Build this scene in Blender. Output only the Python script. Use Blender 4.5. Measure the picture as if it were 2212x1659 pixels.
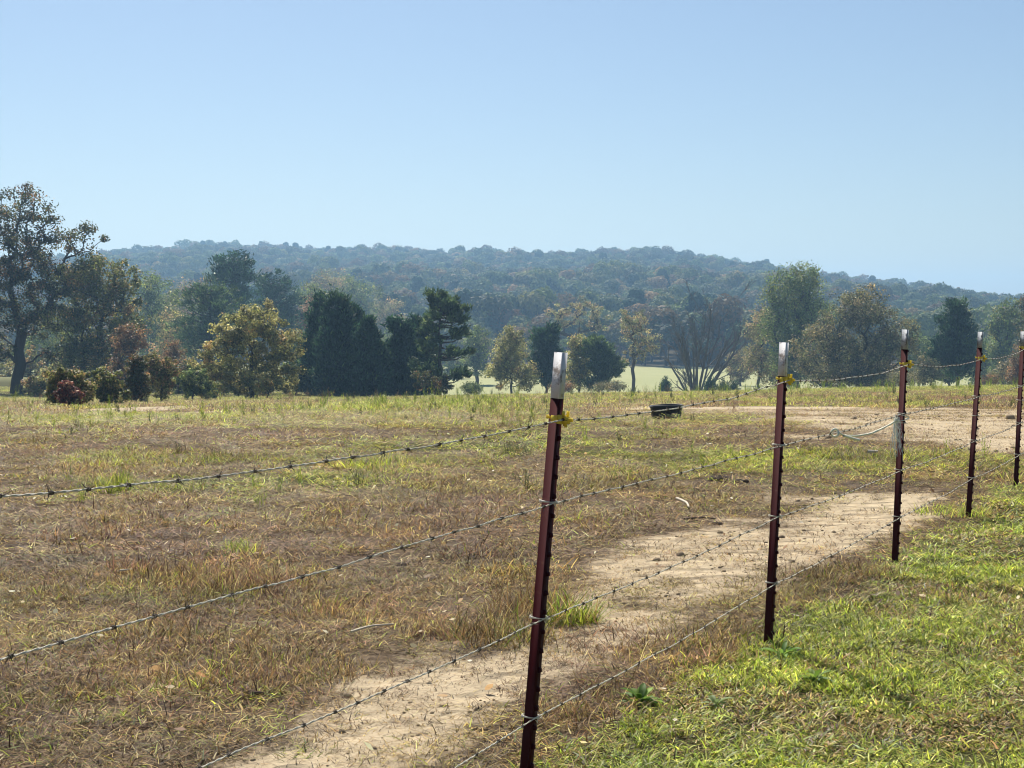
import bpy, math, random
import numpy as np
from mathutils import Vector, Matrix

for o in list(bpy.data.objects):
    bpy.data.objects.remove(o, do_unlink=True)
SC = bpy.context.scene
COL = SC.collection
rad = math.radians

# ------------------------------------------------------------------ camera
EYE = 1.45                       # metres above the ground at the fence
CX, CY, FPX, HOR = 1106.0, 829.5, 3320.0, 695.0
PITCH = math.atan((CY - HOR) / FPX)
cam = bpy.data.cameras.new('camera')
cam.sensor_width = 36.0
cam.lens = FPX / 2212.0 * 36.0
cam.clip_start = 0.05
cam.clip_end = 6000
camo = bpy.data.objects.new('camera', cam)
COL.objects.link(camo)
camo.location = (0, 0, EYE)
camo.rotation_euler = (math.pi / 2 - PITCH, 0, 0)
SC.camera = camo

# ------------------------------------------------------------------ sky, sun, exposure
SUN_EL, SUN_AZ = rad(49), rad(-16)          # azimuth from +Y towards +X
to_sun = Vector((math.sin(SUN_AZ) * math.cos(SUN_EL), math.cos(SUN_AZ) * math.cos(SUN_EL), math.sin(SUN_EL)))
world = bpy.data.worlds.new('World')
SC.world = world
world.use_nodes = True
wn = world.node_tree
bg = wn.nodes['Background']
sky = wn.nodes.new('ShaderNodeTexSky')
sky.sky_type = 'NISHITA'
sky.sun_disc = False
sky.sun_elevation = SUN_EL
sky.sun_rotation = SUN_AZ
sky.altitude = 200
sky.air_density = 1.0
sky.dust_density = 0.8
sky.ozone_density = 3.0
wn.links.new(sky.outputs['Color'], bg.inputs['Color'])
bg.inputs['Strength'].default_value = 0.050
sun = bpy.data.lights.new('sun', 'SUN')
sun.energy = 5.0
sun.angle = rad(0.53)
sun.color = (1.0, 0.93, 0.83)
suno = bpy.data.objects.new('sun', sun)
COL.objects.link(suno)
suno.rotation_euler = (-to_sun).to_track_quat('-Z', 'Y').to_euler()
suno.location = (-20, 60, 80)
SC.view_settings.view_transform = 'Standard'
SC.view_settings.look = 'None'
SC.view_settings.exposure = 0.88
SC.view_settings.gamma = 1.0
SC.view_settings.use_curve_mapping = False
SC.cycles.max_bounces = 6
SC.cycles.diffuse_bounces = 3
SC.cycles.transmission_bounces = 4
SC.cycles.volume_bounces = 0
SC.cycles.use_denoising = True
SC.cycles.filter_width = 1.05

# ------------------------------------------------------------------ helpers
cp, sp_ = math.cos(PITCH), math.sin(PITCH)


def ray(px, py):
    """direction of the photograph's pixel (2212 x 1659 frame) with unit forward (y) component"""
    a = (px - CX) / FPX
    b = (CY - py) / FPX
    d = np.array([a, cp + b * sp_, -sp_ + b * cp])
    return d / d[1]


def at(px, py, D):
    """point on the pixel's ray at distance D along the view's ground axis"""
    d = ray(px, py)
    return np.array([d[0] * D, D, EYE + d[2] * D])


def hsh(ix, iy, seed):
    n = (ix.astype(np.int64) * 374761393 + iy.astype(np.int64) * 668265263 + seed * 974634777) & 0xffffffff
    n = ((n ^ (n >> 13)) * 1274126177) & 0xffffffff
    n = n ^ (n >> 16)
    return (n & 0xffff) / 65535.0


def vnoise(x, y, s, seed=0):
    x = np.asarray(x, float) / s
    y = np.asarray(y, float) / s
    ix, iy = np.floor(x), np.floor(y)
    fx, fy = x - ix, y - iy
    fx = fx * fx * (3 - 2 * fx)
    fy = fy * fy * (3 - 2 * fy)
    a = hsh(ix, iy, seed) * (1 - fx) + hsh(ix + 1, iy, seed) * fx
    b = hsh(ix, iy + 1, seed) * (1 - fx) + hsh(ix + 1, iy + 1, seed) * fx
    return a * (1 - fy) + b * fy


def fbm(x, y, s, seed=0, o=4):
    v, a, t = 0, 1.0, 0
    for k in range(o):
        v = v + a * vnoise(x, y, s / 2 ** k, seed + k * 17)
        t += a
        a *= 0.55
    return v / t


def sstep(a, b, x):
    t = np.clip((np.asarray(x, float) - a) / (b - a), 0, 1)
    return t * t * (3 - 2 * t)


# ridge of the wooded hill: pixel silhouette -> height at 1150 m
RD = 1150.0
rid = np.array([(-500, 640), (-250, 600), (0, 566), (200, 552), (330, 538), (400, 532), (470, 528), (620, 529), (700, 540), (880, 540),
                (920, 548), (1050, 543), (1200, 547), (1300, 543), (1380, 541), (1450, 548), (1560, 568), (1650, 578), (1800, 603),
                (1900, 613), (2000, 633), (2100, 644), (2212, 668), (2500, 690), (3000, 700)], float)
RX = (rid[:, 0] - CX) / FPX * RD
RZ = (HOR - rid[:, 1]) / FPX * RD + EYE - 12.0


def h(x, y):
    """terrain height"""
    x = np.asarray(x, float)
    y = np.asarray(y, float)
    t = np.clip(y - 17, 0, None)
    t = np.where(t < 10, t * t / 20, t - 5)                       # soft start of the slope
    z = -0.0428 * np.clip(t, 0, 88)
    lf = sstep(-8, -30, x)
    z = z + 0.019 * np.clip(x, -9, 60) * sstep(16, 85, y) * (1 - sstep(120, 165, y))
    z = z - 4.3 * sstep(100 + 45 * lf, 172 + 30 * lf, y)
    z = z + (fbm(x, y, 1.1, 5, 3) - 0.5) * 0.05 * sstep(0, 4, y + 4) * (1 - sstep(60, 120, y))
    z = z + (fbm(x, y, 7, 9, 2) - 0.5) * 0.10 * (1 - sstep(150, 200, y)) * sstep(8, 16, y)
    z = z + (fbm(x, y, 60, 21, 2) - 0.5) * 2.0 * sstep(150, 230, y)
    # hill
    base = -8.3
    r = np.interp(x * RD / np.maximum(y, 300) * 0.8 + x * 0.2, RX, RZ)
    s = np.clip((y - 330) / (RD - 330), 0, 1)
    prof = 0.45 * s + 0.55 * (s * s * (3 - 2 * s))
    hill = (r - base) * prof + (fbm(x, y, 190, 31, 3) - 0.52) * 20 * (s * (1 - s)) * 2.6
    back = sstep(RD, RD + 900, y)
    hill = hill * (1 - 0.8 * back)
    z = z + hill * sstep(330, 380, y)
    return z


def ground(px, py, dmax=160):
    d = ray(px, py)
    D = np.arange(2.0, dmax, 0.05)
    gz = h(d[0] * D, D)
    rz = EYE + d[2] * D
    i = np.argmax(rz <= gz)
    if not (rz <= gz).any():
        i = int(np.argmin(rz - gz))
    return np.array([d[0] * D[i], D[i], float(gz[i])])


def mesh_np(name, verts, polys, cols=None, mats=(), smooth=False, uvs=None):
    """polys: list of (n,k) integer arrays; cols: per-vertex rgb"""
    me = bpy.data.meshes.new(name)
    v = np.ascontiguousarray(verts, np.float32)
    me.vertices.add(len(v))
    me.vertices.foreach_set('co', v.ravel())
    loops = np.concatenate([np.asarray(p).ravel() for p in polys]).astype(np.int32)
    tot = np.concatenate([np.full(len(p), np.asarray(p).shape[1]) for p in polys]).astype(np.int32)
    start = np.concatenate([[0], np.cumsum(tot)[:-1]]).astype(np.int32)
    me.loops.add(len(loops))
    me.loops.foreach_set('vertex_index', loops)
    me.polygons.add(len(tot))
    me.polygons.foreach_set('loop_start', start)
    me.polygons.foreach_set('loop_total', tot)
    if smooth:
        me.polygons.foreach_set('use_smooth', np.ones(len(tot), bool))
    if cols is not None:
        a = me.color_attributes.new('Col', 'FLOAT_COLOR', 'POINT')
        c = np.ones((len(v), 4), np.float32)
        c[:, :3] = cols
        a.data.foreach_set('color', c.ravel())
    for m in mats:
        me.materials.append(m)
    me.update(calc_edges=True)
    return me


def link(name, data, parent=None, loc=None):
    o = bpy.data.objects.new(name, data)
    COL.objects.link(o)
    if parent is not None:
        o.parent = parent
    if loc is not None:
        o.location = loc
    return o


def tag(o, label=None, cat=None, group=None, kind=None):
    if label:
        o['label'] = label
    if cat:
        o['category'] = cat
    if group:
        o['group'] = group
    if kind:
        o['kind'] = kind
    return o


def tube(paths, k=6, cap=False):
    """paths: list of (points (n,3), radii (n,)) -> verts, [quads]"""
    V, Q, off = [], [], 0
    ang = np.arange(k) * 2 * math.pi / k
    ca, sa = np.cos(ang), np.sin(ang)
    for P, R in paths:
        P = np.asarray(P, float)
        n = len(P)
        R = np.broadcast_to(np.asarray(R, float), (n,))
        T = np.gradient(P, axis=0)
        T /= np.linalg.norm(T, axis=1)[:, None] + 1e-12
        ref = np.array([0, 0, 1.0]) if abs(T[:, 2]).mean() < 0.8 else np.array([1.0, 0.15, 0])
        A = np.cross(T, ref)
        A /= np.linalg.norm(A, axis=1)[:, None] + 1e-12
        B = np.cross(T, A)
        ring = P[:, None, :] + R[:, None, None] * (A[:, None, :] * ca[None, :, None] + B[:, None, :] * sa[None, :, None])
        V.append(ring.reshape(-1, 3))
        i = np.arange(n - 1)[:, None] * k + np.arange(k)[None, :]
        j = np.arange(n - 1)[:, None] * k + (np.arange(k)[None, :] + 1) % k
        Q.append(np.stack([i, j, j + k, i + k], -1).reshape(-1, 4) + off)
        off += n * k
    return np.concatenate(V), np.concatenate(Q)


def box_arrays(boxes):
    """boxes: list of (centre, half size) -> verts, quads"""
    V, Q = [], []
    s = np.array([(-1, -1, -1), (1, -1, -1), (1, 1, -1), (-1, 1, -1), (-1, -1, 1), (1, -1, 1), (1, 1, 1), (-1, 1, 1)], float)
    f = np.array([(0, 3, 2, 1), (4, 5, 6, 7), (0, 1, 5, 4), (1, 2, 6, 5), (2, 3, 7, 6), (3, 0, 4, 7)])
    for i, (c, hs) in enumerate(boxes):
        V.append(np.asarray(c) + s * np.asarray(hs))
        Q.append(f + 8 * i)
    return np.concatenate(V), np.concatenate(Q)


# ------------------------------------------------------------------ materials
def mat(name):
    m = bpy.data.materials.new(name)
    m.use_nodes = True
    nt = m.node_tree
    return m, nt, nt.nodes['Principled BSDF'], nt.nodes['Material Output']


def N(nt, t, **kw):
    n = nt.nodes.new(t)
    for k, v in kw.items():
        setattr(n, k, v)
    return n


def mixrgb(nt, fac, a, b, mode='MIX'):
    n = N(nt, 'ShaderNodeMix', data_type='RGBA', blend_type=mode)
    for sock, v in ((n.inputs[0], fac), (n.inputs[6], a), (n.inputs[7], b)):
        if isinstance(v, bpy.types.NodeSocket):
            nt.links.new(v, sock)
        elif isinstance(v, (int, float)):
            sock.default_value = v
        else:
            sock.default_value = (*v, 1)
    return n.outputs[2]


def noise(nt, scale, detail=4, rough=0.6, vec=None):
    n = N(nt, 'ShaderNodeTexNoise')
    n.inputs['Scale'].default_value = scale
    n.inputs['Detail'].default_value = detail
    n.inputs['Roughness'].default_value = rough
    if vec is not None:
        nt.links.new(vec, n.inputs['Vector'])
    return n.outputs['Fac']


def ramp(nt, fac, a, b):
    n = N(nt, 'ShaderNodeMapRange')
    n.inputs[1].default_value = a
    n.inputs[2].default_value = b
    nt.links.new(fac, n.inputs[0])
    return n.outputs[0]


def leaf_mat(name, trans=0.4, rough=0.55, spec=0.25, vary=0.25, patchy=0):
    m, nt, p, out = mat(name)
    a = N(nt, 'ShaderNodeAttribute', attribute_name='Col')
    oi = N(nt, 'ShaderNodeObjectInfo')
    hv = N(nt, 'ShaderNodeHueSaturation')
    mr = N(nt, 'ShaderNodeMapRange')
    mr.inputs[3].default_value = 1 - vary
    mr.inputs[4].default_value = 1 + vary
    nt.links.new(oi.outputs['Random'], mr.inputs[0])
    nt.links.new(mr.outputs[0], hv.inputs['Value'])
    nt.links.new(a.outputs['Color'], hv.inputs['Color'])
    if patchy:
        geo = N(nt, 'ShaderNodeNewGeometry')
        f = ramp(nt, noise(nt, .9, 4, .65, geo.outputs['Position']), .36, .64)
        g2 = ramp(nt, noise(nt, .35, 3, .6, geo.outputs['Position']), .45, .7)
        c2 = mixrgb(nt, g2, hv.outputs[0], mixrgb(nt, 1.0, hv.outputs[0], (1.0, 1.12, .7), 'MULTIPLY'))
        c2 = mixrgb(nt, 1.0, c2, mixrgb(nt, f, (patchy, patchy, patchy), (1.28, 1.25, 1.15)), 'MULTIPLY')
        hv = c2.node
        hv_out = c2
    else:
        hv_out = hv.outputs[0]
    nt.links.new(hv_out, p.inputs['Base Color'])
    p.inputs['Roughness'].default_value = rough
    p.inputs['Specular IOR Level'].default_value = spec
    t = N(nt, 'ShaderNodeBsdfTranslucent')
    nt.links.new(hv_out, t.inputs['Color'])
    mx = N(nt, 'ShaderNodeMixShader')
    mx.inputs[0].default_value = trans
    nt.links.new(p.outputs[0], mx.inputs[1])
    nt.links.new(t.outputs[0], mx.inputs[2])
    nt.links.new(mx.outputs[0], out.inputs['Surface'])
    return m


M_GRASS = leaf_mat('grass_blade', 0.45, 0.6, 0.2, 0.28, .68)
M_YARD = leaf_mat('yard_blade', 0.52, 0.5, 0.3, 0.25, .82)
M_LEAF = leaf_mat('tree_leaf', 0.47, 0.55, 0.25, 0.0)
M_FOREST = leaf_mat('forest_leaf', 0.3, 0.7, 0.15, 0.3)
M_NEEDLE = leaf_mat('pine_needle', 0.3, 0.6, 0.25, 0.0)


def bark_mat(name, c1, c2):
    m, nt, p, out = mat(name)
    tc = N(nt, 'ShaderNodeTexCoord')
    mp = N(nt, 'ShaderNodeMapping')
    mp.inputs['Scale'].default_value = (6, 6, 1.2)
    nt.links.new(tc.outputs['Object'], mp.inputs['Vector'])
    f = noise(nt, 3.0, 6, 0.7, mp.outputs[0])
    c = mixrgb(nt, f, c1, c2)
    nt.links.new(c, p.inputs['Base Color'])
    p.inputs['Roughness'].default_value = 0.95
    p.inputs['Specular IOR Level'].default_value = 0.1
    b = N(nt, 'ShaderNodeBump')
    b.inputs['Strength'].default_value = 0.6
    nt.links.new(f, b.inputs['Height'])
    nt.links.new(b.outputs[0], p.inputs['Normal'])
    return m


M_BARK = bark_mat('bark_dark', (0.035, 0.028, 0.022), (0.11, 0.09, 0.07))
M_BARKD = bark_mat('bark_bare', (0.075, 0.070, 0.068), (0.17, 0.16, 0.155))
M_BARKG = bark_mat('bark_grey', (0.10, 0.09, 0.08), (0.24, 0.22, 0.20))


def ground_mat():
    m, nt, p, out = mat('soil')
    geo = N(nt, 'ShaderNodeNewGeometry')
    pos = geo.outputs['Position']
    a = N(nt, 'ShaderNodeAttribute', attribute_name='Col')   # r sand, g green, b mud and painted tuft shade
    sx = N(nt, 'ShaderNodeSeparateColor')
    nt.links.new(a.outputs['Color'], sx.inputs[0])
    n1 = noise(nt, 2.2, 8, 0.65, pos)
    n2 = noise(nt, 18, 6, 0.7, pos)
    n3 = noise(nt, 120, 3, 0.6, pos)
    n0 = noise(nt, 0.06, 4, 0.6, pos)
    soil = mixrgb(nt, n1, (0.040, 0.028, 0.018), (0.105, 0.074, 0.046))
    soil = mixrgb(nt, ramp(nt, n2, 0.42, 0.68), soil, (0.20, 0.15, 0.10))
    green = mixrgb(nt, n2, (0.035, 0.036, 0.014), (0.10, 0.095, 0.035))
    meadow = mixrgb(nt, n0, (0.25, 0.27, 0.125), (0.36, 0.35, 0.18))
    sand = mixrgb(nt, n1, (0.36, 0.290, 0.190), (0.50, 0.415, 0.285))
    sand = mixrgb(nt, ramp(nt, n2, 0.55, 0.75), sand, (0.30, 0.22, 0.14))
    sand = mixrgb(nt, ramp(nt, n3, 0.58, 0.8), sand, (0.22, 0.16, 0.10))
    mud = mixrgb(nt, n2, (0.045, 0.034, 0.026), (0.15, 0.115, 0.08))

    def mask(s, nz, lo, hi, amp):
        add = N(nt, 'ShaderNodeMath', operation='MULTIPLY_ADD')
        nt.links.new(nz, add.inputs[0])
        add.inputs[1].default_value = amp
        nt.links.new(s, add.inputs[2])
        return ramp(nt, add.outputs[0], lo + amp * 0.5, hi + amp * 0.5)
    c = mixrgb(nt, mask(sx.outputs[1], n2, 0.3, 0.7, 0.5), soil, green)
    c = mixrgb(nt, mask(sx.outputs[0], n2, 0.3, 0.6, 0.9), c, sand)
    c = mixrgb(nt, mask(sx.outputs[2], n2, 0.25, 0.65, 0.6), c, mud)
    sep = N(nt, 'ShaderNodeSeparateXYZ')
    nt.links.new(pos, sep.inputs[0])
    c = mixrgb(nt, ramp(nt, sep.outputs[1], 135, 165), c, meadow)
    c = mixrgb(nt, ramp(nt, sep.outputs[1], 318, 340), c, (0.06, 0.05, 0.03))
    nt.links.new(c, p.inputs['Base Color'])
    p.inputs['Roughness'].default_value = 1.0
    p.inputs['Specular IOR Level'].default_value = 0.05
    b = N(nt, 'ShaderNodeBump')
    b.inputs['Strength'].default_value = 0.7
    b.inputs['Distance'].default_value = 0.03
    nt.links.new(n2, b.inputs['Height'])
    vo = N(nt, 'ShaderNodeTexVoronoi', feature='SMOOTH_F1')
    vo.inputs['Scale'].default_value = 6.5
    nt.links.new(pos, vo.inputs['Vector'])
    b3 = N(nt, 'ShaderNodeBump')
    b3.inputs['Strength'].default_value = 0.8
    b3.inputs['Distance'].default_value = 0.05
    nt.links.new(ramp(nt, vo.outputs['Distance'], 0.05, 0.5), b3.inputs['Height'])
    nt.links.new(b.outputs[0], b3.inputs['Normal'])
    b2 = N(nt, 'ShaderNodeBump')
    b2.inputs['Strength'].default_value = 0.5
    b2.inputs['Distance'].default_value = 0.008
    nt.links.new(n3, b2.inputs['Height'])
    nt.links.new(b3.outputs[0], b2.inputs['Normal'])
    nt.links.new(b2.outputs[0], p.inputs['Normal'])
    return m


# ------------------------------------------------------------------ fence line geometry (needed for the ground cover)
POST_PX = [((1140, 1705), (1218, 762)), ((1664, 1402), (1699, 740)), ((1937, 1220), (1960, 712)), ((2095, 1118), (2122, 717)), ((2197, 1056), (2213, 716))]
PB, PT = [], []
for b, t in POST_PX:
    g = ground(*b)
    PB.append(g)
    PT.append(at(t[0], t[1], g[1]))
F0 = PB[0][:2]
FD = PB[2][:2] - PB[0][:2]
FD = FD / np.linalg.norm(FD)
FN = np.array([FD[1], -FD[0]])              # towards the yard


def side(x, y):
    return (x - F0[0]) * FN[0] + (y - F0[1]) * FN[1]


# ground patches given by where they lie in the photograph: (px, py, half width px, half height px, strength)
def blobs(L):
    out = []
    for px, py, rx, ry, w in L:
        c = ground(px, py)
        a = ground(px, py - ry)
        b = ground(px, py + ry)
        out.append((c[0], (a[1] + b[1]) / 2, rx / FPX * c[1], max(0.1, (a[1] - b[1]) / 2), w))
    return out


SAND_B = blobs([(2100, 925, 330, 34, 1.0), (2250, 950, 260, 26, .9), (1660, 885, 300, 7, 1.1), (1990, 890, 280, 9, 1.1), (1850, 908, 240, 10, .7),
                (1320, 900, 120, 5, .6), (1700, 1085, 110, 30, .55), (1830, 1100, 120, 40, .6), (290, 884, 80, 7, 1.5), (430, 893, 90, 4, 1.0),
                (1720, 942, 110, 4, .6), (1000, 1350, 60, 20, .35), (1600, 1240, 160, 50, .5), (760, 1560, 160, 60, .5)])
GREEN_B = blobs([(250, 1540, 300, 60, .10), (560, 1620, 220, 40, .16), (220, 910, 330, 16, .7), (420, 1045, 220, 16, .8), (760, 1030, 160, 18, .7), (900, 880, 260, 16, .8), (1050, 968, 260, 16, .6),
                 (650, 985, 120, 12, .4), (1250, 965, 130, 14, .6), (1900, 840, 420, 6, .9), (540, 1185, 50, 20, .5), (700, 920, 300, 8, .35),
                 (1560, 985, 160, 14, .5), (560, 1060, 60, 30, .5), (1240, 1330, 50, 30, .5), (1000, 1000, 80, 14, .5), (1450, 862, 200, 6, .4)])
MUD_SHADE_B = blobs([(1590, 1036, 110, 14, 1.2), (1830, 1037, 140, 20, 1.1), (1750, 1055, 120, 16, .6), (1560, 1080, 160, 26, .5), (1270, 1375, 70, 18, .8),  # this last patch and the next: tufts' shade put into the soil colour
               (1060, 1395, 70, 14, .8), (860, 1290, 60, 8, .5), (1640, 1060, 200, 16, .4), (480, 1560, 80, 10, .4)])
MAUVE_B = blobs([(300, 1180, 380, 70, .8), (820, 1180, 300, 60, .8), (700, 950, 300, 14, .8), (1950, 868, 380, 8, .9), (150, 985, 200, 20, .5),
                 (1500, 930, 200, 12, .6), (450, 1330, 300, 60, .5), (1400, 1200, 160, 40, .4)])


def bw(B, x, y):
    v = np.zeros(np.shape(x))
    for cx, cy, rx, ry, w in B:
        q = ((x - cx) / rx) ** 2 + ((y - cy) / ry) ** 2
        v = np.maximum(v, w * np.exp(-np.clip(q, 0, 30) ** 1.5 * 0.7))
    return v


def cover(x, y):
    """sand, green, mud with painted tuft shade, mauve, yard weights"""
    x = np.asarray(x, float)
    y = np.asarray(y, float)
    s = side(x, y)
    n1 = fbm(x, y, 1.0, 41, 4) - 0.5
    n2 = fbm(x, y, 4.0, 53, 4) - 0.5
    yard = sstep(-0.12, 0.16, s + n1 * 0.5 + 0.02 * np.clip(y - 8, 0, 10)) * (1 - sstep(16, 30, y))
    sp = s + n1 * 0.85
    lft = -0.72 - 0.13 * np.clip(y - 4.6, 0, 4.5)
    path = sstep(lft - 0.70, lft + 0.30, sp) * (1 - sstep(-0.72, -0.08, sp)) * (1 - sstep(12.0, 14.0, y)) * (0.62 + 1.5 * (fbm(x, y, 0.6, 77, 4) - 0.38))
    sand = np.clip(np.maximum(path * 1.22, bw(SAND_B, x + n1 * 0.6, y + n1 * 1.5) * (1.05 + n1 * 1.5)), 0, 1)
    sand = sand * (1 - yard)
    green = np.clip(bw(GREEN_B, x + n1, y + n1 * 2) * (1.25 + n1 * 1.5) + sstep(0.04, 0.20, n2) * 0.6, 0, 1) * (1 - yard)
    mud = np.clip(bw(MUD_SHADE_B, x + n1 * 0.5, y + n1) * (0.85 + n1 * 2.0), 0, 1) * (1 - yard)
    mauve = np.clip(bw(MAUVE_B, x + n1 * 0.7, y + n1 * 1.5) + sstep(0.02, 0.2, -n2) * 0.5, 0, 1) * (1 - green) * (1 - yard)
    return sand, green, mud, mauve, yard


# ------------------------------------------------------------------ terrain sheet
def axis(lo, hi, near0, near1, st, grow):
    v = [near0]
    while v[-1] < hi:
        v.append(v[-1] + max(st, grow * (v[-1] - near1 + st / grow) if v[-1] > near1 else st))
    w = [near0]
    while w[-1] > lo:
        w.append(w[-1] - max(st, grow * (near0 - w[-1])))
    return np.array(sorted(set(w + v)))


xs = axis(-1500, 1500, -4, 8, 0.12, 0.045)
ys = axis(-40, 2500, 3.5, 16, 0.11, 0.028)
GX, GY = np.meshgrid(xs, ys)
GZ = h(GX, GY)
sa, gr, mu, ma, ya = cover(GX, GY)
nx, ny = len(xs), len(ys)
ii = (np.arange(ny - 1)[:, None] * nx + np.arange(nx - 1)[None, :]).ravel()
quads = np.stack([ii, ii + 1, ii + 1 + nx, ii + nx], -1)
cols = np.stack([sa, np.clip(gr * 0.8 + ya + sstep(85, 125, GY), 0, 1), mu], -1).reshape(-1, 3)
me = mesh_np('ground', np.stack([GX, GY, GZ], -1).reshape(-1, 3), [quads], cols, [ground_mat()], True)
g = link('ground', me)
tag(g, 'dry pasture with a sandy cattle path, falling to a far meadow and wooded hill', 'ground', kind='structure')


# ------------------------------------------------------------------ grass
def srgb(r, g, b):
    f = lambda c: (c / 255 / 12.92) if c / 255 < 0.04045 else ((c / 255 + 0.055) / 1.055) ** 2.4
    return np.array([f(r), f(g), f(b)])


def blades(rng, n, R, L, W, lean, curl, pal, wts, flat=0.0, z0=0.0):
    """n grass blades as curved strips: verts, tris/quads, colours"""
    a = rng.uniform(0, 2 * math.pi, n)
    r = R * np.sqrt(rng.uniform(0, 1, n))
    base = np.stack([r * np.cos(a), r * np.sin(a), np.full(n, -0.006) + z0], -1)
    az = rng.uniform(0, 2 * math.pi, n)
    ln = rng.uniform(L[0], L[1], n) * rng.uniform(0.6, 1.0, n)
    w = rng.uniform(W[0], W[1], n)
    le = np.clip(rng.normal(lean, 0.25, n), 0.02, 1.5)
    cu = rng.uniform(0.2, 1.0, n) * curl
    d = np.stack([np.cos(az), np.sin(az), 0 * az], -1)
    sd = np.stack([-np.sin(az), np.cos(az), 0 * az], -1)
    tw = rng.uniform(-0.7, 0.7, n)
    sd = sd * np.cos(tw)[:, None] + d * np.sin(tw)[:, None]
    ts = np.array([0, 0.36, 0.72, 1.0])
    pts = [base]
    for k in range(1, 4):
        an = le + cu * ts[k]
        step = (ts[k] - ts[k - 1]) * ln
        q = pts[-1] + step[:, None] * (d * np.sin(an)[:, None] + np.array([0, 0, 1.0]) * np.cos(an)[:, None])
        q[:, 2] = np.maximum(q[:, 2], 0.004)
        pts.append(q)
    wid = [1.0, 0.9, 0.6]
    V = np.zeros((n, 7, 3))
    for k in range(3):
        V[:, 2 * k] = pts[k] - sd * (w * wid[k] / 2)[:, None]
        V[:, 2 * k + 1] = pts[k] + sd * (w * wid[k] / 2)[:, None]
    V[:, 6] = pts[3]
    o = np.arange(n)[:, None] * 7
    Q = np.concatenate([o + np.array([0, 1, 3, 2]), o + np.array([2, 3, 5, 4])])
    T = o + np.array([4, 5, 6])
    pal = np.asarray(pal)
    ci = rng.choice(len(pal), n, p=np.asarray(wts) / np.sum(wts))
    c = pal[ci] * np.clip(np.exp(rng.normal(0.02, 0.40, (n, 1))), .35, 2.0) * rng.uniform(0.93, 1.07, (n, 3))
    c = np.clip(c, 0, .8)
    C = np.repeat(c[:, None, :], 7, 1)
    return V.reshape(-1, 3), Q, T, C.reshape(-1, 3)


def join(parts):
    V, Q, T, C, off = [], [], [], [], 0
    for v, q, t, c in parts:
        V.append(v)
        Q.append(q + off)
        T.append(t + off)
        C.append(c)
        off += len(v)
    return np.concatenate(V), np.concatenate(Q), np.concatenate(T), np.concatenate(C)


STRAW = [(.62, .49, .22), (.48, .355, .145), (.34, .235, .095)]
BROWN = [(.21, .128, .052), (.075, .044, .024), (.29, .185, .08)]
MAUVE = [(.25, .138, .092), (.105, .056, .042), (.34, .20, .13)]
GREEN = [(.25, .30, .035), (.10, .15, .020), (.40, .41, .06)]
LIME = [(.45, .54, .07), (.60, .60, .13), (.19, .28, .045)]


def collection(name, meshes):
    c = bpy.data.collections.new(name)
    for i, m in enumerate(meshes):
        o = bpy.data.objects.new('%s_%02d' % (name, i), m)
        c.objects.link(o)
    return c


def gmesh(nm, parts, material=None):
    v, q, t, c = join(parts)
    return mesh_np(nm, v, [q, t], c, [material or M_GRASS])


def scatter(name, P, rot, scl, idx, coll, label, cat):
    me = bpy.data.meshes.new(name)
    n = len(P)
    me.vertices.add(n)
    me.vertices.foreach_set('co', np.ascontiguousarray(P, np.float32).ravel())
    for nm, tp, arr in (('rot', 'FLOAT_VECTOR', rot), ('scl', 'FLOAT_VECTOR', scl)):
        a = me.attributes.new(nm, tp, 'POINT')
        a.data.foreach_set('vector', np.ascontiguousarray(arr, np.float32).ravel())
    a = me.attributes.new('idx', 'INT', 'POINT')
    a.data.foreach_set('value', np.ascontiguousarray(idx, np.int32))
    o = link(name, me)
    ng = bpy.data.node_groups.new(name, 'GeometryNodeTree')
    ng.interface.new_socket('Geometry', in_out='INPUT', socket_type='NodeSocketGeometry')
    ng.interface.new_socket('Geometry', in_out='OUTPUT', socket_type='NodeSocketGeometry')
    gi, go = ng.nodes.new('NodeGroupInput'), ng.nodes.new('NodeGroupOutput')
    ci = ng.nodes.new('GeometryNodeCollectionInfo')
    ci.inputs['Collection'].default_value = coll
    ci.inputs['Separate Children'].default_value = True
    ci.inputs['Reset Children'].default_value = True
    ip = ng.nodes.new('GeometryNodeInstanceOnPoints')
    ip.inputs['Pick Instance'].default_value = True

    def na(nm, tp):
        a = ng.nodes.new('GeometryNodeInputNamedAttribute')
        a.data_type = tp
        a.inputs['Name'].default_value = nm
        return [s for s in a.outputs if s.enabled and s.name == 'Attribute'][0]
    er = ng.nodes.new('FunctionNodeEulerToRotation')
    ng.links.new(na('rot', 'FLOAT_VECTOR'), er.inputs[0])
    ng.links.new(gi.outputs[0], ip.inputs['Points'])
    ng.links.new(ci.outputs[0], ip.inputs['Instance'])
    ng.links.new(na('idx', 'INT'), ip.inputs['Instance Index'])
    ng.links.new(er.outputs[0], ip.inputs['Rotation'])
    ng.links.new(na('scl', 'FLOAT_VECTOR'), ip.inputs['Scale'])
    ng.links.new(ip.outputs[0], go.inputs[0])
    md = o.modifiers.new('scatter', 'NODES')
    md.node_group = ng
    tag(o, label, cat, kind='stuff')
    return o


rng = np.random.default_rng(7)


def species(nm, k, make):
    return [gmesh('%s_%d' % (nm, i), material=M_YARD if nm.startswith('yard') else M_GRASS, parts=make(np.random.default_rng(100 + i * 7 + sum(map(ord, nm))))) for i in range(k)]


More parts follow.
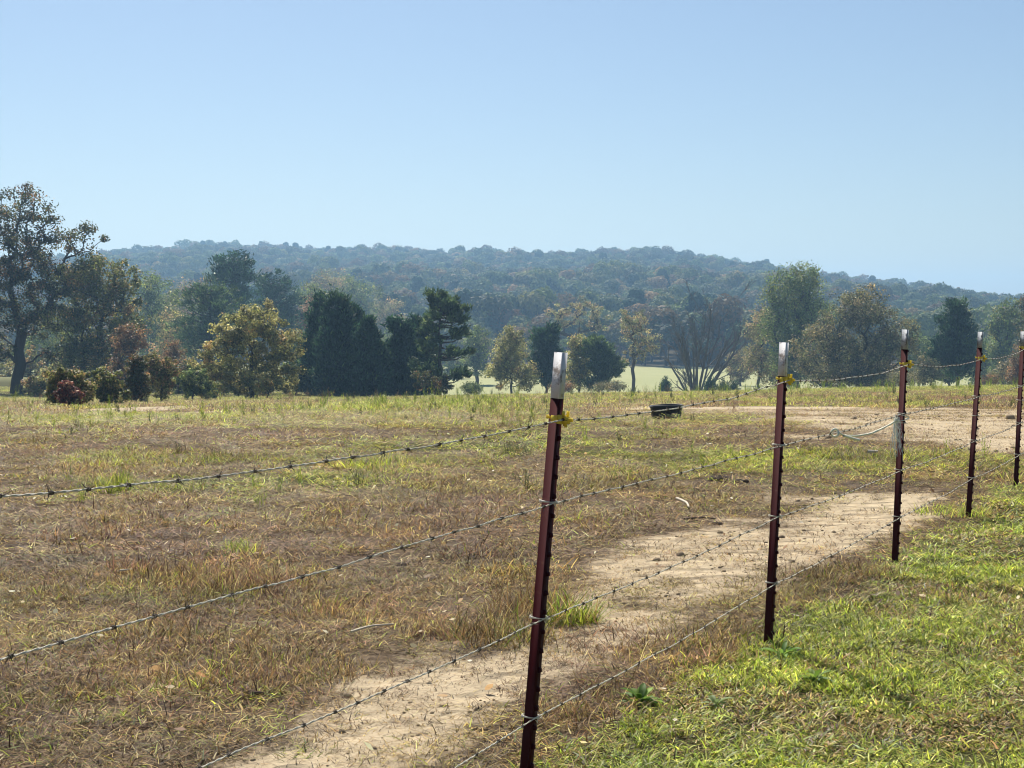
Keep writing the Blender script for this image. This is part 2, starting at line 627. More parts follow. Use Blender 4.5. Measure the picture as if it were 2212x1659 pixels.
NV = 6
dry = species('dry', NV, lambda r: [blades(r, 60, .15, (.04, .12), (.003, .006), .9, .9, STRAW + BROWN + GREEN, [1.6, 3, 4, 4, 5, 4, 2, 1, 1]),
                                    blades(r, 8, .16, (.09, .17), (.002, .004), .5, .9, STRAW + BROWN, [2, 2, 2, 2, 2, 2])])
mauve = species('mauve', NV, lambda r: [blades(r, 62, .15, (.04, .11), (.003, .006), .85, .9, MAUVE + BROWN + STRAW, [5, 5, 4, 2, 3, 2, .7, 1, 1]),
                                        blades(r, 8, .16, (.09, .15), (.002, .004), .4, .6, MAUVE + STRAW[:2], [3, 3, 3, 1, 1])])
grn = species('green', NV, lambda r: [blades(r, 62, .15, (.05, .13), (.0035, .007), .8, .9, GREEN + LIME[:1] + STRAW + BROWN[:1], [4, 4, 4, 2, 1, 1.5, 1.5, 1.5]),
                                      blades(r, 10, .15, (.09, .17), (.003, .005), .4, .7, GREEN + STRAW, [2, 2, 2, 1, 1, 1])])
yrd = species('yard', NV + 3, lambda r: [blades(r, 85, .15, (.03, .085), (.0035, .0072), .85, 1.0, LIME + GREEN + STRAW + BROWN[1:2], [6, 4, 4, 5, 3, 4, .6, .8, .8, 1])])
yrb = species('yardbrown', NV, lambda r: [blades(r, 62, .15, (.03, .085), (.004, .008), .95, 1.0, STRAW + BROWN + GREEN, [2.5, 3, 3, 3, 3, 2, 2, 2, 2])])
lit = species('litter', NV, lambda r: [blades(r, 34, .16, (.03, .10), (.0016, .0038), 1.5, .1, STRAW + BROWN + [(.07, .045, .03)], [1, 2, 2, 3, 3, 2, 4])])


def wedge_points(d0, d1, dens, margin=1.25, add=1.0):
    """uniform random points over the visible wedge of ground between two distances"""
    half = 1106 / FPX * margin
    area = half * (d1 * d1 - d0 * d0) + 2 * add * (d1 - d0)
    n = int(area * dens)
    y = np.sqrt(rng.uniform(d0 * d0, d1 * d1, n))
    x = rng.uniform(-1, 1, n) * (half * y + add)
    return x, y


def place(x, y, sc, zsc=None, tilt=0.12, sink=0.0):
    n = len(x)
    P = np.stack([x, y, h(x, y) - sink], -1)
    rot = np.stack([rng.normal(0, tilt, n), rng.normal(0, tilt, n), rng.uniform(0, 6.283, n)], -1)
    s = sc * rng.uniform(0.8, 1.25, n)
    z = s * (zsc if zsc is not None else 1.0) * rng.uniform(0.8, 1.25, n)
    return P, rot, np.stack([s, s, z], -1)


# three distance belts with their own clump size
BELT = [(4.2, 9, 165, 0.9), (9, 17, 50, 1.25), (17, 34, 22, 1.6)]
acc = {k: [] for k in ('field', 'yard', 'litter')}
for d0, d1, dens, sc in BELT:
    x, y = wedge_points(d0, d1, dens)
    sand, green, mud, mv, yd = cover(x, y)
    u = rng.uniform(0, 1, len(x))
    bare = np.clip(sand * 1.15, 0, 0.95) + np.clip(mud, 0, 1) * 0.45
    keep = u > bare
    f = keep & (yd < rng.uniform(0.25, 0.75, len(x)))
    xf, yf = x[f], y[f]
    gsel = rng.uniform(0, 1, len(xf))
    sp = np.where(gsel < green[f] * 0.9, 2, np.where(rng.uniform(0, 1, len(xf)) < mv[f] * 0.85, 1, 0))
    patch = fbm(xf, yf, 0.7, 91, 3)
    zs = (0.42 + 0.62 * sstep(0.45, 0.72, patch)) / sc ** 1.25
    P, R, S = place(xf, yf, sc * (1 - 0.45 * sand[f]), zs)
    acc['field'].append((P, R, S, sp * NV + rng.integers(0, NV, len(xf))))
    yk = yd > 0.5
    xy, yy = x[yk], y[yk]
    b = fbm(xy, yy, 0.9, 61, 4)
    br = rng.uniform(0, 1, len(xy)) < sstep(0.47, 0.62, b) * 0.8 + 0.06
    id_ = np.where(br, NV + 3 + rng.integers(0, NV, len(xy)), rng.integers(0, NV + 3, len(xy)))
    if d0 < 12:
        x2, y2 = wedge_points(d0, d1, dens * .55)
        k2 = cover(x2, y2)[4] > .5
        xy, yy = np.concatenate([xy, x2[k2]]), np.concatenate([yy, y2[k2]])
        b = fbm(xy, yy, 0.9, 61, 4)
        br = rng.uniform(0, 1, len(xy)) < sstep(0.48, 0.64, b) * 0.75 + 0.05
        id_ = np.where(br, NV + 3 + rng.integers(0, NV, len(xy)), rng.integers(0, NV + 3, len(xy)))
    P, R, S = place(xy, yy, sc, (0.5 + 0.55 * vnoise(xy, yy, 0.45, 15)) / sc ** .9)
    acc['yard'].append((P, R, S, id_))
    lk = (yd < 0.5) & (rng.uniform(0, 1, len(x)) < 0.6 - 0.2 * sand)
    P, R, S = place(x[lk], y[lk], sc, 1.0, 0.03)
    acc['litter'].append((P, R, S, rng.integers(0, NV, lk.sum())))
    x, y = wedge_points(d0, d1, dens * .5)
    sand, green, mud, mv, yd = cover(x, y)
    lk = (sand > .12) & (fbm(x, y, .55, 97, 3) > rng.uniform(.3, .62, len(x)))
    P, R, S = place(x[lk], y[lk], sc * .8, 1.0, 0.04)
    acc['litter'].append((P, R, S, rng.integers(0, NV, lk.sum())))


def cat4(L):
    return [np.concatenate([a[i] for a in L]) for i in range(4)]


scatter('field_grass', *cat4(acc['field']), collection('a_field', dry + mauve + grn), 'matted dry brown grass covering the pasture behind the fence', 'grass')
scatter('yard_grass', *cat4(acc['yard']), collection('a_yard', yrd + yrb), 'short green mown grass in front of the fence', 'grass')
scatter('straw_litter', *cat4(acc['litter']), collection('a_litter', lit), 'loose straw and dead stems lying on the sandy soil', 'litter')

# farther pasture: wider tussocks
fdry = species('fardry', NV, lambda r: [blades(r, 130, .55, (.06, .20), (.007, .014), .7, 1.0, STRAW + BROWN + GREEN[:1] + MAUVE[:1], [3, 4, 4, 4, 3, 4, 2, 2])])
fmau = species('farmauve', NV, lambda r: [blades(r, 130, .55, (.06, .18), (.007, .014), .7, 1.0, MAUVE + BROWN + STRAW, [5, 5, 4, 2, 2, 2, 1, 1, 1])])
fgrn = species('fargreen', NV, lambda r: [blades(r, 140, .55, (.08, .22), (.007, .015), .6, 1.0, GREEN + LIME[:2] + STRAW[:2], [4, 3, 4, 2, 2, 1.5, 2])])
fx, fy = [], []
for d0, d1, dens in ((32, 60, 3.4), (60, 128, 1.7)):
    a, b = wedge_points(d0, d1, dens, 1.2, 2)
    fx.append(a)
    fy.append(b)
fx, fy = np.concatenate(fx), np.concatenate(fy)
sand, green, mud, mv, yd = cover(fx, fy)
k = rng.uniform(0, 1, len(fx)) > np.clip(sand * 1.3, 0, .97)
fx, fy, green, mv = fx[k], fy[k], green[k], mv[k]
green = np.maximum(green, sstep(50, 95, fy) * 0.65)
sp = np.where(rng.uniform(0, 1, len(fx)) < green, 2, np.where(rng.uniform(0, 1, len(fx)) < mv, 1, 0))
P, R, S = place(fx, fy, 1.0, 0.35 + 0.6 * fbm(fx, fy, 3, 33, 3), 0.08)
scatter('pasture_grass', P, R, S, sp * NV + rng.integers(0, NV, len(fx)), collection('b_far', fdry + fmau + fgrn),
        'rough green and brown grass on the far pasture before the trees', 'grass')


# upright weeds in the pasture
def weed(r, hgt, pal, wts, stems, feather, w=0.004):
    parts = []
    for _ in range(stems):
        az, le = r.uniform(0, 6.28), abs(r.normal(0, .22))
        L = hgt * r.uniform(.6, 1.1)
        v, q, t, c = blades(r, 1, .04, (L, L), (w, w * 1.3), le, .25, pal, wts)
        parts.append((v, q, t, c))
        for j in range(feather):
            u = r.uniform(.15, 1.0)
            an = az
            p0 = v[0] * (1 - u) + v[6] * u
            bl = blades(r, 1, .001, (hgt * .12, hgt * .3), (w * .8, w * 1.4), r.uniform(.3, 1.0), .4, pal, wts)
            bv = bl[0] + p0
            parts.append((bv, bl[1], bl[2], bl[3]))
    return parts


wg = species('weedgreen', 4, lambda r: weed(r, .30, GREEN + LIME[2:], [3, 4, 2, 2], 7, 14))
wb = species('weedbrown', 4, lambda r: weed(r, .28, BROWN + MAUVE + STRAW[1:], [3, 3, 2, 2, 2, 2, 1, 1], 6, 9, .003))
wd = species('weeddark', 3, lambda r: weed(r, .26, [(.05, .075, .022), (.075, .10, .03), (.10, .07, .04)], [3, 3, 2], 8, 14, .005))
wx, wy, wi, wsn = [], [], [], []
for d0, d1, dens, sc in ((4.5, 12, 2.6, .34), (12, 26, 1.9, .65), (26, 60, 0.8, 1.05), (60, 112, .25, 2.0)):
    x, y = wedge_points(d0, d1, dens)
    sand, green, mud, mv, yd = cover(x, y)
    cl = fbm(x, y, 2.2, 123, 3)
    kk = (yd < .3) & (sand < .35) & (rng.uniform(0, 1, len(x)) < sstep(.38, .62, cl) * (.5 + green))
    x, y, green = x[kk], y[kk], green[kk]
    u = rng.uniform(0, 1, len(x))
    t = np.where(u < green * 1.1, 0, np.where(u < .8, 1, 2))
    wx.append(x), wy.append(y), wsn.append(np.full(len(x), sc))
    wi.append(np.where(t == 0, rng.integers(0, 4, len(x)), np.where(t == 1, 4 + rng.integers(0, 4, len(x)), 8 + rng.integers(0, 3, len(x)))))
wx, wy, wi, wsn = map(np.concatenate, (wx, wy, wi, wsn))
P, R, S = place(wx, wy, wsn, None, .1)
scatter('weeds', P, R, S, wi, collection('c_weed', wg + wb + wd), 'upright green and brown weeds scattered over the pasture', 'weeds')

# fallen leaves in the yard and field
def leaf_litter(r):
    n = 1
    a = np.array([(0, -.5, 0), (.32, -.1, .05), (.25, .25, .02), (0, .55, .08), (-.25, .25, .06), (-.32, -.1, .02)])
    v = a * r.uniform(.018, .042)
    v[:, 2] += .012
    c = np.tile([(.78, .74, .62), (.45, .30, .16), (.66, .56, .38), (.30, .17, .09)][r.integers(0, 4)], (6, 1))
    return v, c


lm = []
for i in range(8):
    r = np.random.default_rng(i + 5)
    v, c = leaf_litter(r)
    lm.append(mesh_np('fallen_leaf_%d' % i, v, [np.array([[0, 1, 2, 3, 4, 5]])], c, [M_GRASS]))
x, y = wedge_points(4.5, 20, 4.5)
P, R, S = place(x, y, 1.0, 1.0, .5)
P[:, 2] += .02
scatter('fallen_leaves', P, R, S, rng.integers(0, 8, len(x)), collection('d_leaf', lm), 'pale dry leaves strewn over grass and path', 'leaves')

# clods and pebbles on the bare ground
M_CLOD = bark_mat('dry_clod', (.13, .095, .06), (.40, .32, .21))
cm = []
for i in range(5):
    r = np.random.default_rng(i + 900)
    rings = []
    for zz, rr in ((-.4, .7), (.1, 1.0), (.55, .7)):
        aa = np.arange(6) * math.pi / 3 + r.uniform(0, 1)
        q_ = rr * r.uniform(.75, 1.2, 6)
        rings.append(np.c_[q_ * np.cos(aa), q_ * np.sin(aa), zz + r.normal(0, .08, 6)])
    V = np.concatenate(rings + [np.array([[0, 0, .75]])]) * .010
    Q = [(k_ * 6 + j, k_ * 6 + (j + 1) % 6, k_ * 6 + 6 + (j + 1) % 6, k_ * 6 + 6 + j) for k_ in range(2) for j in range(6)]
    Tt = [(12 + j, 12 + (j + 1) % 6, 18) for j in range(6)]
    cm.append(mesh_np('clod_%d' % i, V, [np.array(Q), np.array(Tt)], None, [M_CLOD]))
cx_, cy_, cs_ = [], [], []
for d0, d1, dens, sc in ((4.3, 9, 150, .8), (9, 16, 60, 1.1), (16, 28, 18, 1.7)):
    x, y = wedge_points(d0, d1, dens)
    sand, green, mud, mv, yd = cover(x, y)
    k_ = (np.maximum(sand, mud) > .2) & (fbm(x, y, .4, 201, 3) > rng.uniform(.35, .7, len(x)))
    cx_.append(x[k_]), cy_.append(y[k_]), cs_.append(np.full(k_.sum(), sc) * np.exp(rng.normal(-.35, .5, k_.sum())))
cx_, cy_, cs_ = map(np.concatenate, (cx_, cy_, cs_))
P, R, S = place(cx_, cy_, cs_, 1.0, .3)
scatter('clods', P, R, S, rng.integers(0, 5, len(cx_)), collection('d_clod', cm), 'small dry clods and pebbles on the bare path and mud', 'clods')
#@@PART2
# ------------------------------------------------------------------ fence posts
def paint_mat(name, c1, c2, scale, rough, lo=.45, hi=.7, metal=0.0, spec=.4):
    m, nt, p, out = mat(name)
    tc = N(nt, 'ShaderNodeTexCoord')
    f = ramp(nt, noise(nt, scale, 6, .7, tc.outputs['Object']), lo, hi)
    nt.links.new(mixrgb(nt, f, c1, c2), p.inputs['Base Color'])
    p.inputs['Roughness'].default_value = rough
    p.inputs['Metallic'].default_value = metal
    p.inputs['Specular IOR Level'].default_value = spec
    b = N(nt, 'ShaderNodeBump')
    b.inputs['Strength'].default_value = .25
    b.inputs['Distance'].default_value = .002
    nt.links.new(f, b.inputs['Height'])
    nt.links.new(b.outputs[0], p.inputs['Normal'])
    return m


M_POST = paint_mat('maroon_post_paint', (.038, .0042, .006), (.055, .018, .013), 26, .8, .60, .70, 0, .15)
M_TIP = paint_mat('chipped_white_paint', (.60, .61, .63), (.20, .18, .17), 28, .85, .52, .66, 0, .08)
M_TIPW = paint_mat('worn_white_paint', (.34, .37, .40), (.09, .085, .08), 22, .55, .48, .62)
M_WIRE = paint_mat('galvanised_wire', (.68, .64, .52), (.44, .38, .28), 60, .45, .4, .7, .0, .5)
M_BARB = paint_mat('rusted_barb', (.13, .10, .075), (.06, .045, .035), 90, .6, .4, .6, .4)
M_YEL = paint_mat('yellow_plastic', (.92, .76, .10), (.82, .64, .08), 40, .4)
_nt = M_YEL.node_tree
_tr = _nt.nodes.new('ShaderNodeBsdfTranslucent')
_tr.inputs['Color'].default_value = (.92, .78, .12, 1)
_mx = _nt.nodes.new('ShaderNodeMixShader')
_mx.inputs[0].default_value = .45
_nt.links.new(_nt.nodes['Principled BSDF'].outputs[0], _mx.inputs[1])
_nt.links.new(_tr.outputs[0], _mx.inputs[2])
_nt.links.new(_mx.outputs[0], _nt.nodes['Material Output'].inputs['Surface'])
M_RUB = paint_mat('black_rubber', (.007, .007, .009), (.016, .016, .018), 9, .55, .4, .7)
M_ROPE = paint_mat('pale_rope_fibre', (.84, .82, .66), (.66, .66, .50), 120, .85)
M_TWINE = paint_mat('frayed_twine_fibre', (.62, .70, .68), (.48, .58, .56), 60, .8)

FRAME = []          # (matrix, height) per post


def extrude_poly(poly, z0, z1):
    n = len(poly)
    p = np.asarray(poly, float)
    V = np.concatenate([np.c_[p, np.full(n, z0)], np.c_[p, np.full(n, z1)]])
    i = np.arange(n)
    Q = np.stack([i, (i + 1) % n, (i + 1) % n + n, i + n], -1)
    return V, Q, n


TSEC = [(.0045, -.0175), (.0045, .0175), (.001, .0175), (-.0005, .0045), (-.031, .003), (-.031, -.003), (-.0005, -.0045), (.001, -.0175)]


def tpost_mesh(name, z0, z1, material, grow=0.0):
    p = np.array(TSEC)
    c = np.array([-.01, 0])
    p = c + (p - c) * (1 + grow)
    V, Q, n = extrude_poly(p, z0, z1)
    cap = np.array([[0, 1, 2, 7], [2, 3, 6, 7], [3, 4, 5, 6]])
    return mesh_np(name, V, [Q, cap[:, ::-1], cap + n], None, [material])


STUD = mesh_np('stud', np.array([(.0035, -.007, -.006), (.0035, .007, -.006), (.0035, .007, .012), (.0035, -.007, .012),
                                 (.0145, -.005, -.003), (.0145, .005, -.003), (.0125, .005, .008), (.0125, -.005, .008)]),
               [np.array([(4, 5, 6, 7), (0, 1, 5, 4), (1, 2, 6, 5), (2, 3, 7, 6), (3, 0, 4, 7), (0, 3, 2, 1)])], None, [M_POST])
# tie wire: a loop round the post and two twisted tails
a = np.linspace(0, 4.4 * math.pi, 44)
loop = np.c_[-.011 + .0285 * np.cos(a), .021 * np.sin(a), .004 * np.sin(a * .5) + a * .0006]
tv, tq = tube([(loop, .0016), (np.array([(.017, .004, 0), (.022, .014, .006), (.020, .024, -.004)]), .0014),
               (np.array([(.017, -.004, 0), (.023, -.016, -.007), (.021, -.026, .003)]), .0014)], 5)
TIE = mesh_np('wire_tie', tv, [tq], None, [M_WIRE])
# insulator: claw round the flange, ribbed nose, prongs
v, q = box_arrays([((.014, 0, 0), (.008, .023, .016)), ((-.006, .0215, 0), (.011, .0035, .013)), ((-.006, -.0215, 0), (.011, .0035, .013)),
                   ((-.032, .009, .004), (.010, .002, .005)), ((-.032, -.009, .004), (.010, .002, .005)), ((-.041, 0, .005), (.002, .010, .007)),
                   ((.031, 0, -.002), (.010, .014, .012)), ((.044, .003, 0), (.004, .017, .006)), ((.030, .012, .019), (.004, .004, .012)),
                   ((.024, -.013, .021), (.004, .004, .010)), ((.034, -.006, -.018), (.004, .004, .009)), ((.020, .015, -.018), (.005, .004, .007)),
                   ((.050, -.008, .004), (.006, .003, .003))])
INSUL = mesh_np('insulator', v, [q], None, [M_YEL])
WIRE_PY = [(905, 1085, 1338, 1555), (820, 961, 1116, 1261), (787, 893, 1015, 1117), (774, 856, 951, 1032), (751, 833, 913, 982)]
POST_LAB = ['maroon steel fence post nearest the camera, with a white tip', 'maroon fence post with grey-white tip, second along the fence',
            'maroon fence post with the pale rope tied to it', 'maroon fence post fourth along the fence, with dark-topped worn tip',
            'maroon fence post cut by the right edge of the picture']
WPT = []            # wire points on every post
for i, (b, t) in enumerate(zip(PB, PT)):
    ax = t - b
    H = np.linalg.norm(ax)
    ax = ax / H
    x = np.array([FN[0], FN[1], 0.0])
    x = x - ax * x.dot(ax)
    x /= np.linalg.norm(x)
    y = np.cross(ax, x)
    root = link('fence_post', None)
    Mw = Matrix(((x[0], y[0], ax[0], b[0]), (x[1], y[1], ax[1], b[1]), (x[2], y[2], ax[2], b[2]), (0, 0, 0, 1)))
    root.matrix_world = Mw
    tag(root, POST_LAB[i], 'fence post', 'fence posts along the pasture')
    tip = (.143, .150, .118, .118, .13)[i]
    link('post_shaft', tpost_mesh('post_shaft', -.35, H - tip, M_POST), root)
    link('white_tip', tpost_mesh('white_tip', H - tip, H, M_TIP if i < 2 else M_TIPW, .03), root)
    z = .06
    while z < H - tip - .01:
        link('stud', STUD, root, (0, 0, z))
        z += .0605
    row = []
    for kx, wy_ in enumerate(WIRE_PY[i]):
        f = (POST_PX[i][0][1] - wy_) / (POST_PX[i][0][1] - POST_PX[i][1][1]) * H
        off = .026 if kx == 0 else .0125
        row.append(b + ax * f + x * off)
        if kx == 0:
            link('insulator', INSUL, root, (0, 0, f)).scale = (.88, .9, .85)
        else:
            link('wire_tie', TIE, root, (0, 0, f - .004))
    if i >= 2:
        link('wire_tie', TIE, root, (0, 0, H * (.60, .545, .56)[i - 2]))
    WPT.append(row)

# ------------------------------------------------------------------ barbed wires
v1, q1 = tube([(np.c_[np.linspace(-.006, .006, 22), .0038 * np.cos(np.linspace(0, 17, 22)), .0038 * np.sin(np.linspace(0, 17, 22))], .0012)], 5)
barbs = []
for j in range(4):
    r = np.random.default_rng(j + 3)
    pt = []
    for sgn in (-1, 1):
        an = r.uniform(0, 6.28)
        d = np.array([sgn * r.uniform(.2, .7), math.cos(an), math.sin(an)])
        for k2 in (-1, 1):
            d2 = d * np.array([1, k2, k2])
            p0 = np.array([sgn * .004, 0, 0])
            pt.append((np.stack([p0, p0 + d2 * .005, p0 + d2 * .010, p0 + d2 * .015]), np.array([.0012, .0011, .0009, .0003])))
    v2, q2 = tube(pt, 5)
    barbs.append(mesh_np('barb', np.concatenate([v1, v2]), [np.concatenate([q1, q2 + len(v1)])], None, [M_BARB]))
dl = PB[0] - PB[1]


def fence_plane(px, py):
    """where the pixel's ray meets the fence's vertical plane left of the first post"""
    d = ray(px, py)
    n = np.array([-dl[1], dl[0]])
    o = PB[0][:2]
    D = (o @ n) / (d[0] * n[0] + n[1])
    return np.array([d[0] * D, D, EYE + d[2] * D])


LEFT_PX = [(0, 1060), (0, 1425), (415, 1659), (970, 1659)]
WLAB = ['topmost barbed wire, strung through the yellow insulators', 'second barbed wire from the top, with the pale rope looped on it',
        'third barbed wire from the top, tied to the post fronts', 'lowest barbed wire, close above the grass along the path']
SAG = [.030, .006, .010, .012]
WCURVE = []
for kx in range(4):
    r = np.random.default_rng(40 + kx)
    lp = fence_plane(*LEFT_PX[kx])
    p1 = WPT[0][kx]
    span = np.linalg.norm((PB[1] - PB[0])[:2])
    dirl = (lp - p1) / np.linalg.norm((lp - p1)[:2])
    left0 = p1 + dirl * span
    left1 = left0 + dirl * span * .9
    last = WPT[4][kx] - WPT[3][kx]
    pts = [left1, left0] + [w[kx] for w in WPT] + [WPT[4][kx] + last * 1.0, WPT[4][kx] + last * 2.0]
    P = []
    for a_, b_ in zip(pts[:-1], pts[1:]):
        L = np.linalg.norm(b_ - a_)
        n = int(L / .009)
        u = np.arange(n) / n
        c = a_ + (b_ - a_) * u[:, None]
        c[:, 2] -= SAG[kx] * 4 * u * (1 - u)
        P.append(c)
    P = np.concatenate(P + [pts[-1][None]])
    s = np.concatenate([[0], np.cumsum(np.linalg.norm(np.diff(P, axis=0), axis=1))])
    P[:, 2] += .006 * (vnoise(s, s * 0, .33, 60 + kx) - .5) + .004 * (vnoise(s, s * 0, .11, 80 + kx) - .5)
    P[:, 0] += .006 * (vnoise(s, s * 0, .25, 70 + kx) - .5)
    T = np.gradient(P, axis=0)
    T /= np.linalg.norm(T, axis=1)[:, None]
    A = np.cross(T, [0, 0, 1.0])
    A /= np.linalg.norm(A, axis=1)[:, None]
    B = np.cross(A, T)
    ph = s / .062 * 2 * math.pi
    hel = (A * np.cos(ph)[:, None] + B * np.sin(ph)[:, None]) * .00135
    root = link('barbed_wire', None, None, tuple(P[len(P) // 3]))
    tag(root, WLAB[kx], 'barbed wire', 'strands of the barbed wire fence')
    o0 = P[len(P) // 3]
    for sg in (1, -1):
        v, q = tube([(P + hel * sg - o0, .00135)], 5)
        link('strand', mesh_np('strand', v, [q], None, [M_WIRE], True), root)
    WCURVE.append((P, s, T))
    sb = r.uniform(0, .1)
    while sb < s[-1]:
        j = int(np.searchsorted(s, sb))
        j = min(j, len(P) - 1)
        ob = link('barb', barbs[r.integers(0, 4)], root, tuple(P[j] - o0))
        ob.rotation_mode = 'QUATERNION'
        ob.rotation_quaternion = Vector(T[j]).to_track_quat('X', 'Z') @ Matrix.Rotation(r.uniform(0, 6.28), 3, 'X').to_quaternion()
        sb += .124 * r.uniform(.8, 1.2)

# ------------------------------------------------------------------ rope tied to the third post
def wire_at(px, kx):
    P = WCURVE[kx][0]
    dep = P[:, 1] * cp - (P[:, 2] - EYE) * sp_
    qx = CX + FPX * P[:, 0] / dep
    return P[int(np.argmin(np.abs(qx - px)))]


ring_c = wire_at(1803, 1)
D3 = PB[2][1]
rp = [ring_c + np.array([.022, 0, 0]), at(1822, 941, ring_c[1] + .06), at(1850, 942, ring_c[1] + .16), at(1880, 937, ring_c[1] + .30), at(1905, 926, D3 - .25), at(1928, 914, D3 - .10),
      at(1937, 907, D3 - .045)]


def smooth_path(p, n):
    p = np.asarray(p, float)
    t = np.linspace(0, len(p) - 1, n)
    for _ in range(1):
        q = np.stack([np.interp(t, np.arange(len(p)), p[:, k]) for k in range(3)], -1)
    for _ in range(int(n / len(p))):
        q[1:-1] = (q[:-2] + 2 * q[1:-1] + q[2:]) / 4
    return q


RP = smooth_path(rp, 90)
s = np.concatenate([[0], np.cumsum(np.linalg.norm(np.diff(RP, axis=0), axis=1))])
paths = []
for kq in range(3):
    ph = s / .035 * 2 * math.pi + kq * 2.094
    paths.append((RP + np.stack([.0 * ph, .0025 * np.cos(ph), .0025 * np.sin(ph)], -1), .0033))
v, q = tube(paths, 6)
rope = link('rope', mesh_np('rope', v - ring_c, [q], None, [M_ROPE], True), None, tuple(ring_c))
tag(rope, 'short pale rope stretched from the second wire to a fence post', 'rope')
a = np.linspace(0, 2 * math.pi, 40)
rv, rq = tube([(np.c_[.0175 * np.cos(a), .006 * np.sin(a * 2), .0185 * np.sin(a)], .0062)], 8)
link('eye_loop', mesh_np('eye_loop', rv, [rq], None, [M_ROPE], True), rope)
tail = smooth_path([at(1822, 941, ring_c[1] + .04), at(1838, 946, ring_c[1] + .08), at(1856, 951, ring_c[1] + .10)], 16) - ring_c
v, q = tube([(tail, np.linspace(.0065, .0075, 16))], 7)
link('rope_tail', mesh_np('rope_tail', v, [q], None, [M_ROPE], True), rope)
kn = at(1936, 908, D3 - .05)
kp = []
for j in range(3):
    aa = np.linspace(0, 2 * math.pi, 18)
    Rm = Matrix.Rotation(j * 1.1, 3, 'Y') @ Matrix.Rotation(j * .8, 3, 'Z')
    c = np.c_[.011 * np.cos(aa), .011 * np.sin(aa), 0 * aa] @ np.array(Rm)
    kp.append((c + kn - ring_c, .005))
v, q = tube(kp, 6)
link('knot', mesh_np('knot', v, [q], None, [M_ROPE], True), rope)
r = np.random.default_rng(11)
fib = []
for j in range(28):
    x0 = r.uniform(1929, 1944)
    y0 = r.uniform(893, 912)
    ln = r.uniform(25, 90)
    pp = [at(x0, y0, D3 - .055 + r.normal(0, .008))]
    x1 = x0
    for st in range(5):
        x1 = np.clip(x1 + r.normal(.6, 3.2), 1920, 1950)
        pp.append(at(x1, y0 + ln * (st + 1) / 5, D3 - .055 + r.normal(0, .012)))
    fib.append((smooth_path(pp, 14) - ring_c, r.uniform(.0007, .0013)))
aa = np.linspace(0, 4 * math.pi, 40)
ctr = PB[2] + (PT[2] - PB[2]) * .625
fib.append((np.c_[.031 * np.cos(aa), .026 * np.sin(aa), .02 * np.sin(aa * .5)] + ctr - ring_c, .0022))
v, q = tube(fib, 4)
link('frayed_end', mesh_np('frayed_end', v, [q], None, [M_TWINE], True), rope)
bpy.context.view_layer.update()

# ------------------------------------------------------------------ black tub
tc_ = ground(1440, 905)
Dt = tc_[1]
Rt = 35.5 / FPX * Dt
Ht = 32.0 / FPX * Dt
prof = [(.0, .03), (.84, .0), (.88, .02), (.93, .55), (.955, .80), (1.0, .86), (1.0, .985), (.975, 1.0), (.93, .985), (.905, .86), (.88, .5), (.82, .10), (0, .09)]
k = 64
an = np.arange(k) * 2 * math.pi / k
V = []
for rr, zz in prof:
    rib = 1 + (.012 * np.sign(np.sin(an * 12)) if .05 < zz < .84 and rr > .86 else 0 * an)
    wob = 1 + .02 * np.sin(2 * an + 1) + .012 * np.sin(3 * an)
    V.append(np.c_[rr * Rt * rib * wob * np.cos(an), rr * Rt * rib * wob * np.sin(an) * .9, zz * Ht + .012 * Ht * np.sin(2 * an) * (zz > .5)])
V = np.concatenate(V)
i0 = np.arange(len(prof) - 1)[:, None] * k + np.arange(k)[None, :]
j0 = np.arange(len(prof) - 1)[:, None] * k + (np.arange(k)[None, :] + 1) % k
Q = np.stack([i0, j0, j0 + k, i0 + k], -1).reshape(-1, 4)
tub = link('feed_tub', None, None, tuple(tc_ + np.array([0, 0, -.012])))
tub.rotation_euler = (.0, rad(-1.5), .3)
tag(tub, 'round black rubber feed tub standing on the pasture', 'tub')
link('tub_wall', mesh_np('tub_wall', V, [Q], None, [M_RUB]), tub)
hv = []
for sgn in (-1, 1):
    aa = np.linspace(-.35, .35, 10)
    hv.append((np.c_[sgn * Rt * 1.05 * np.cos(aa), Rt * 1.0 * np.sin(aa) * .9, np.full(10, Ht * .9)], .008))
v, q = tube(hv[:1], 6)
link('handle', mesh_np('handle', v, [q], None, [M_RUB], True), tub)
v, q = tube(hv[1:], 6)
link('handle', mesh_np('handle', v, [q], None, [M_RUB], True), tub)

# ------------------------------------------------------------------ single plants, sticks and pats near the fence
def tuft(px, py, n, R, L, pal, wts, label, seed, lean=.45, W=(.003, .006), curl=1.1):
    g0 = ground(px, py)
    r = np.random.default_rng(seed)
    v, q, t, c = blades(r, n, R, L, W, lean, curl, pal, wts)
    o = link('grass_tuft', mesh_np('grass_tuft', v, [q, t], c, [M_GRASS]), None, tuple(g0))
    tag(o, label, 'grass tuft')


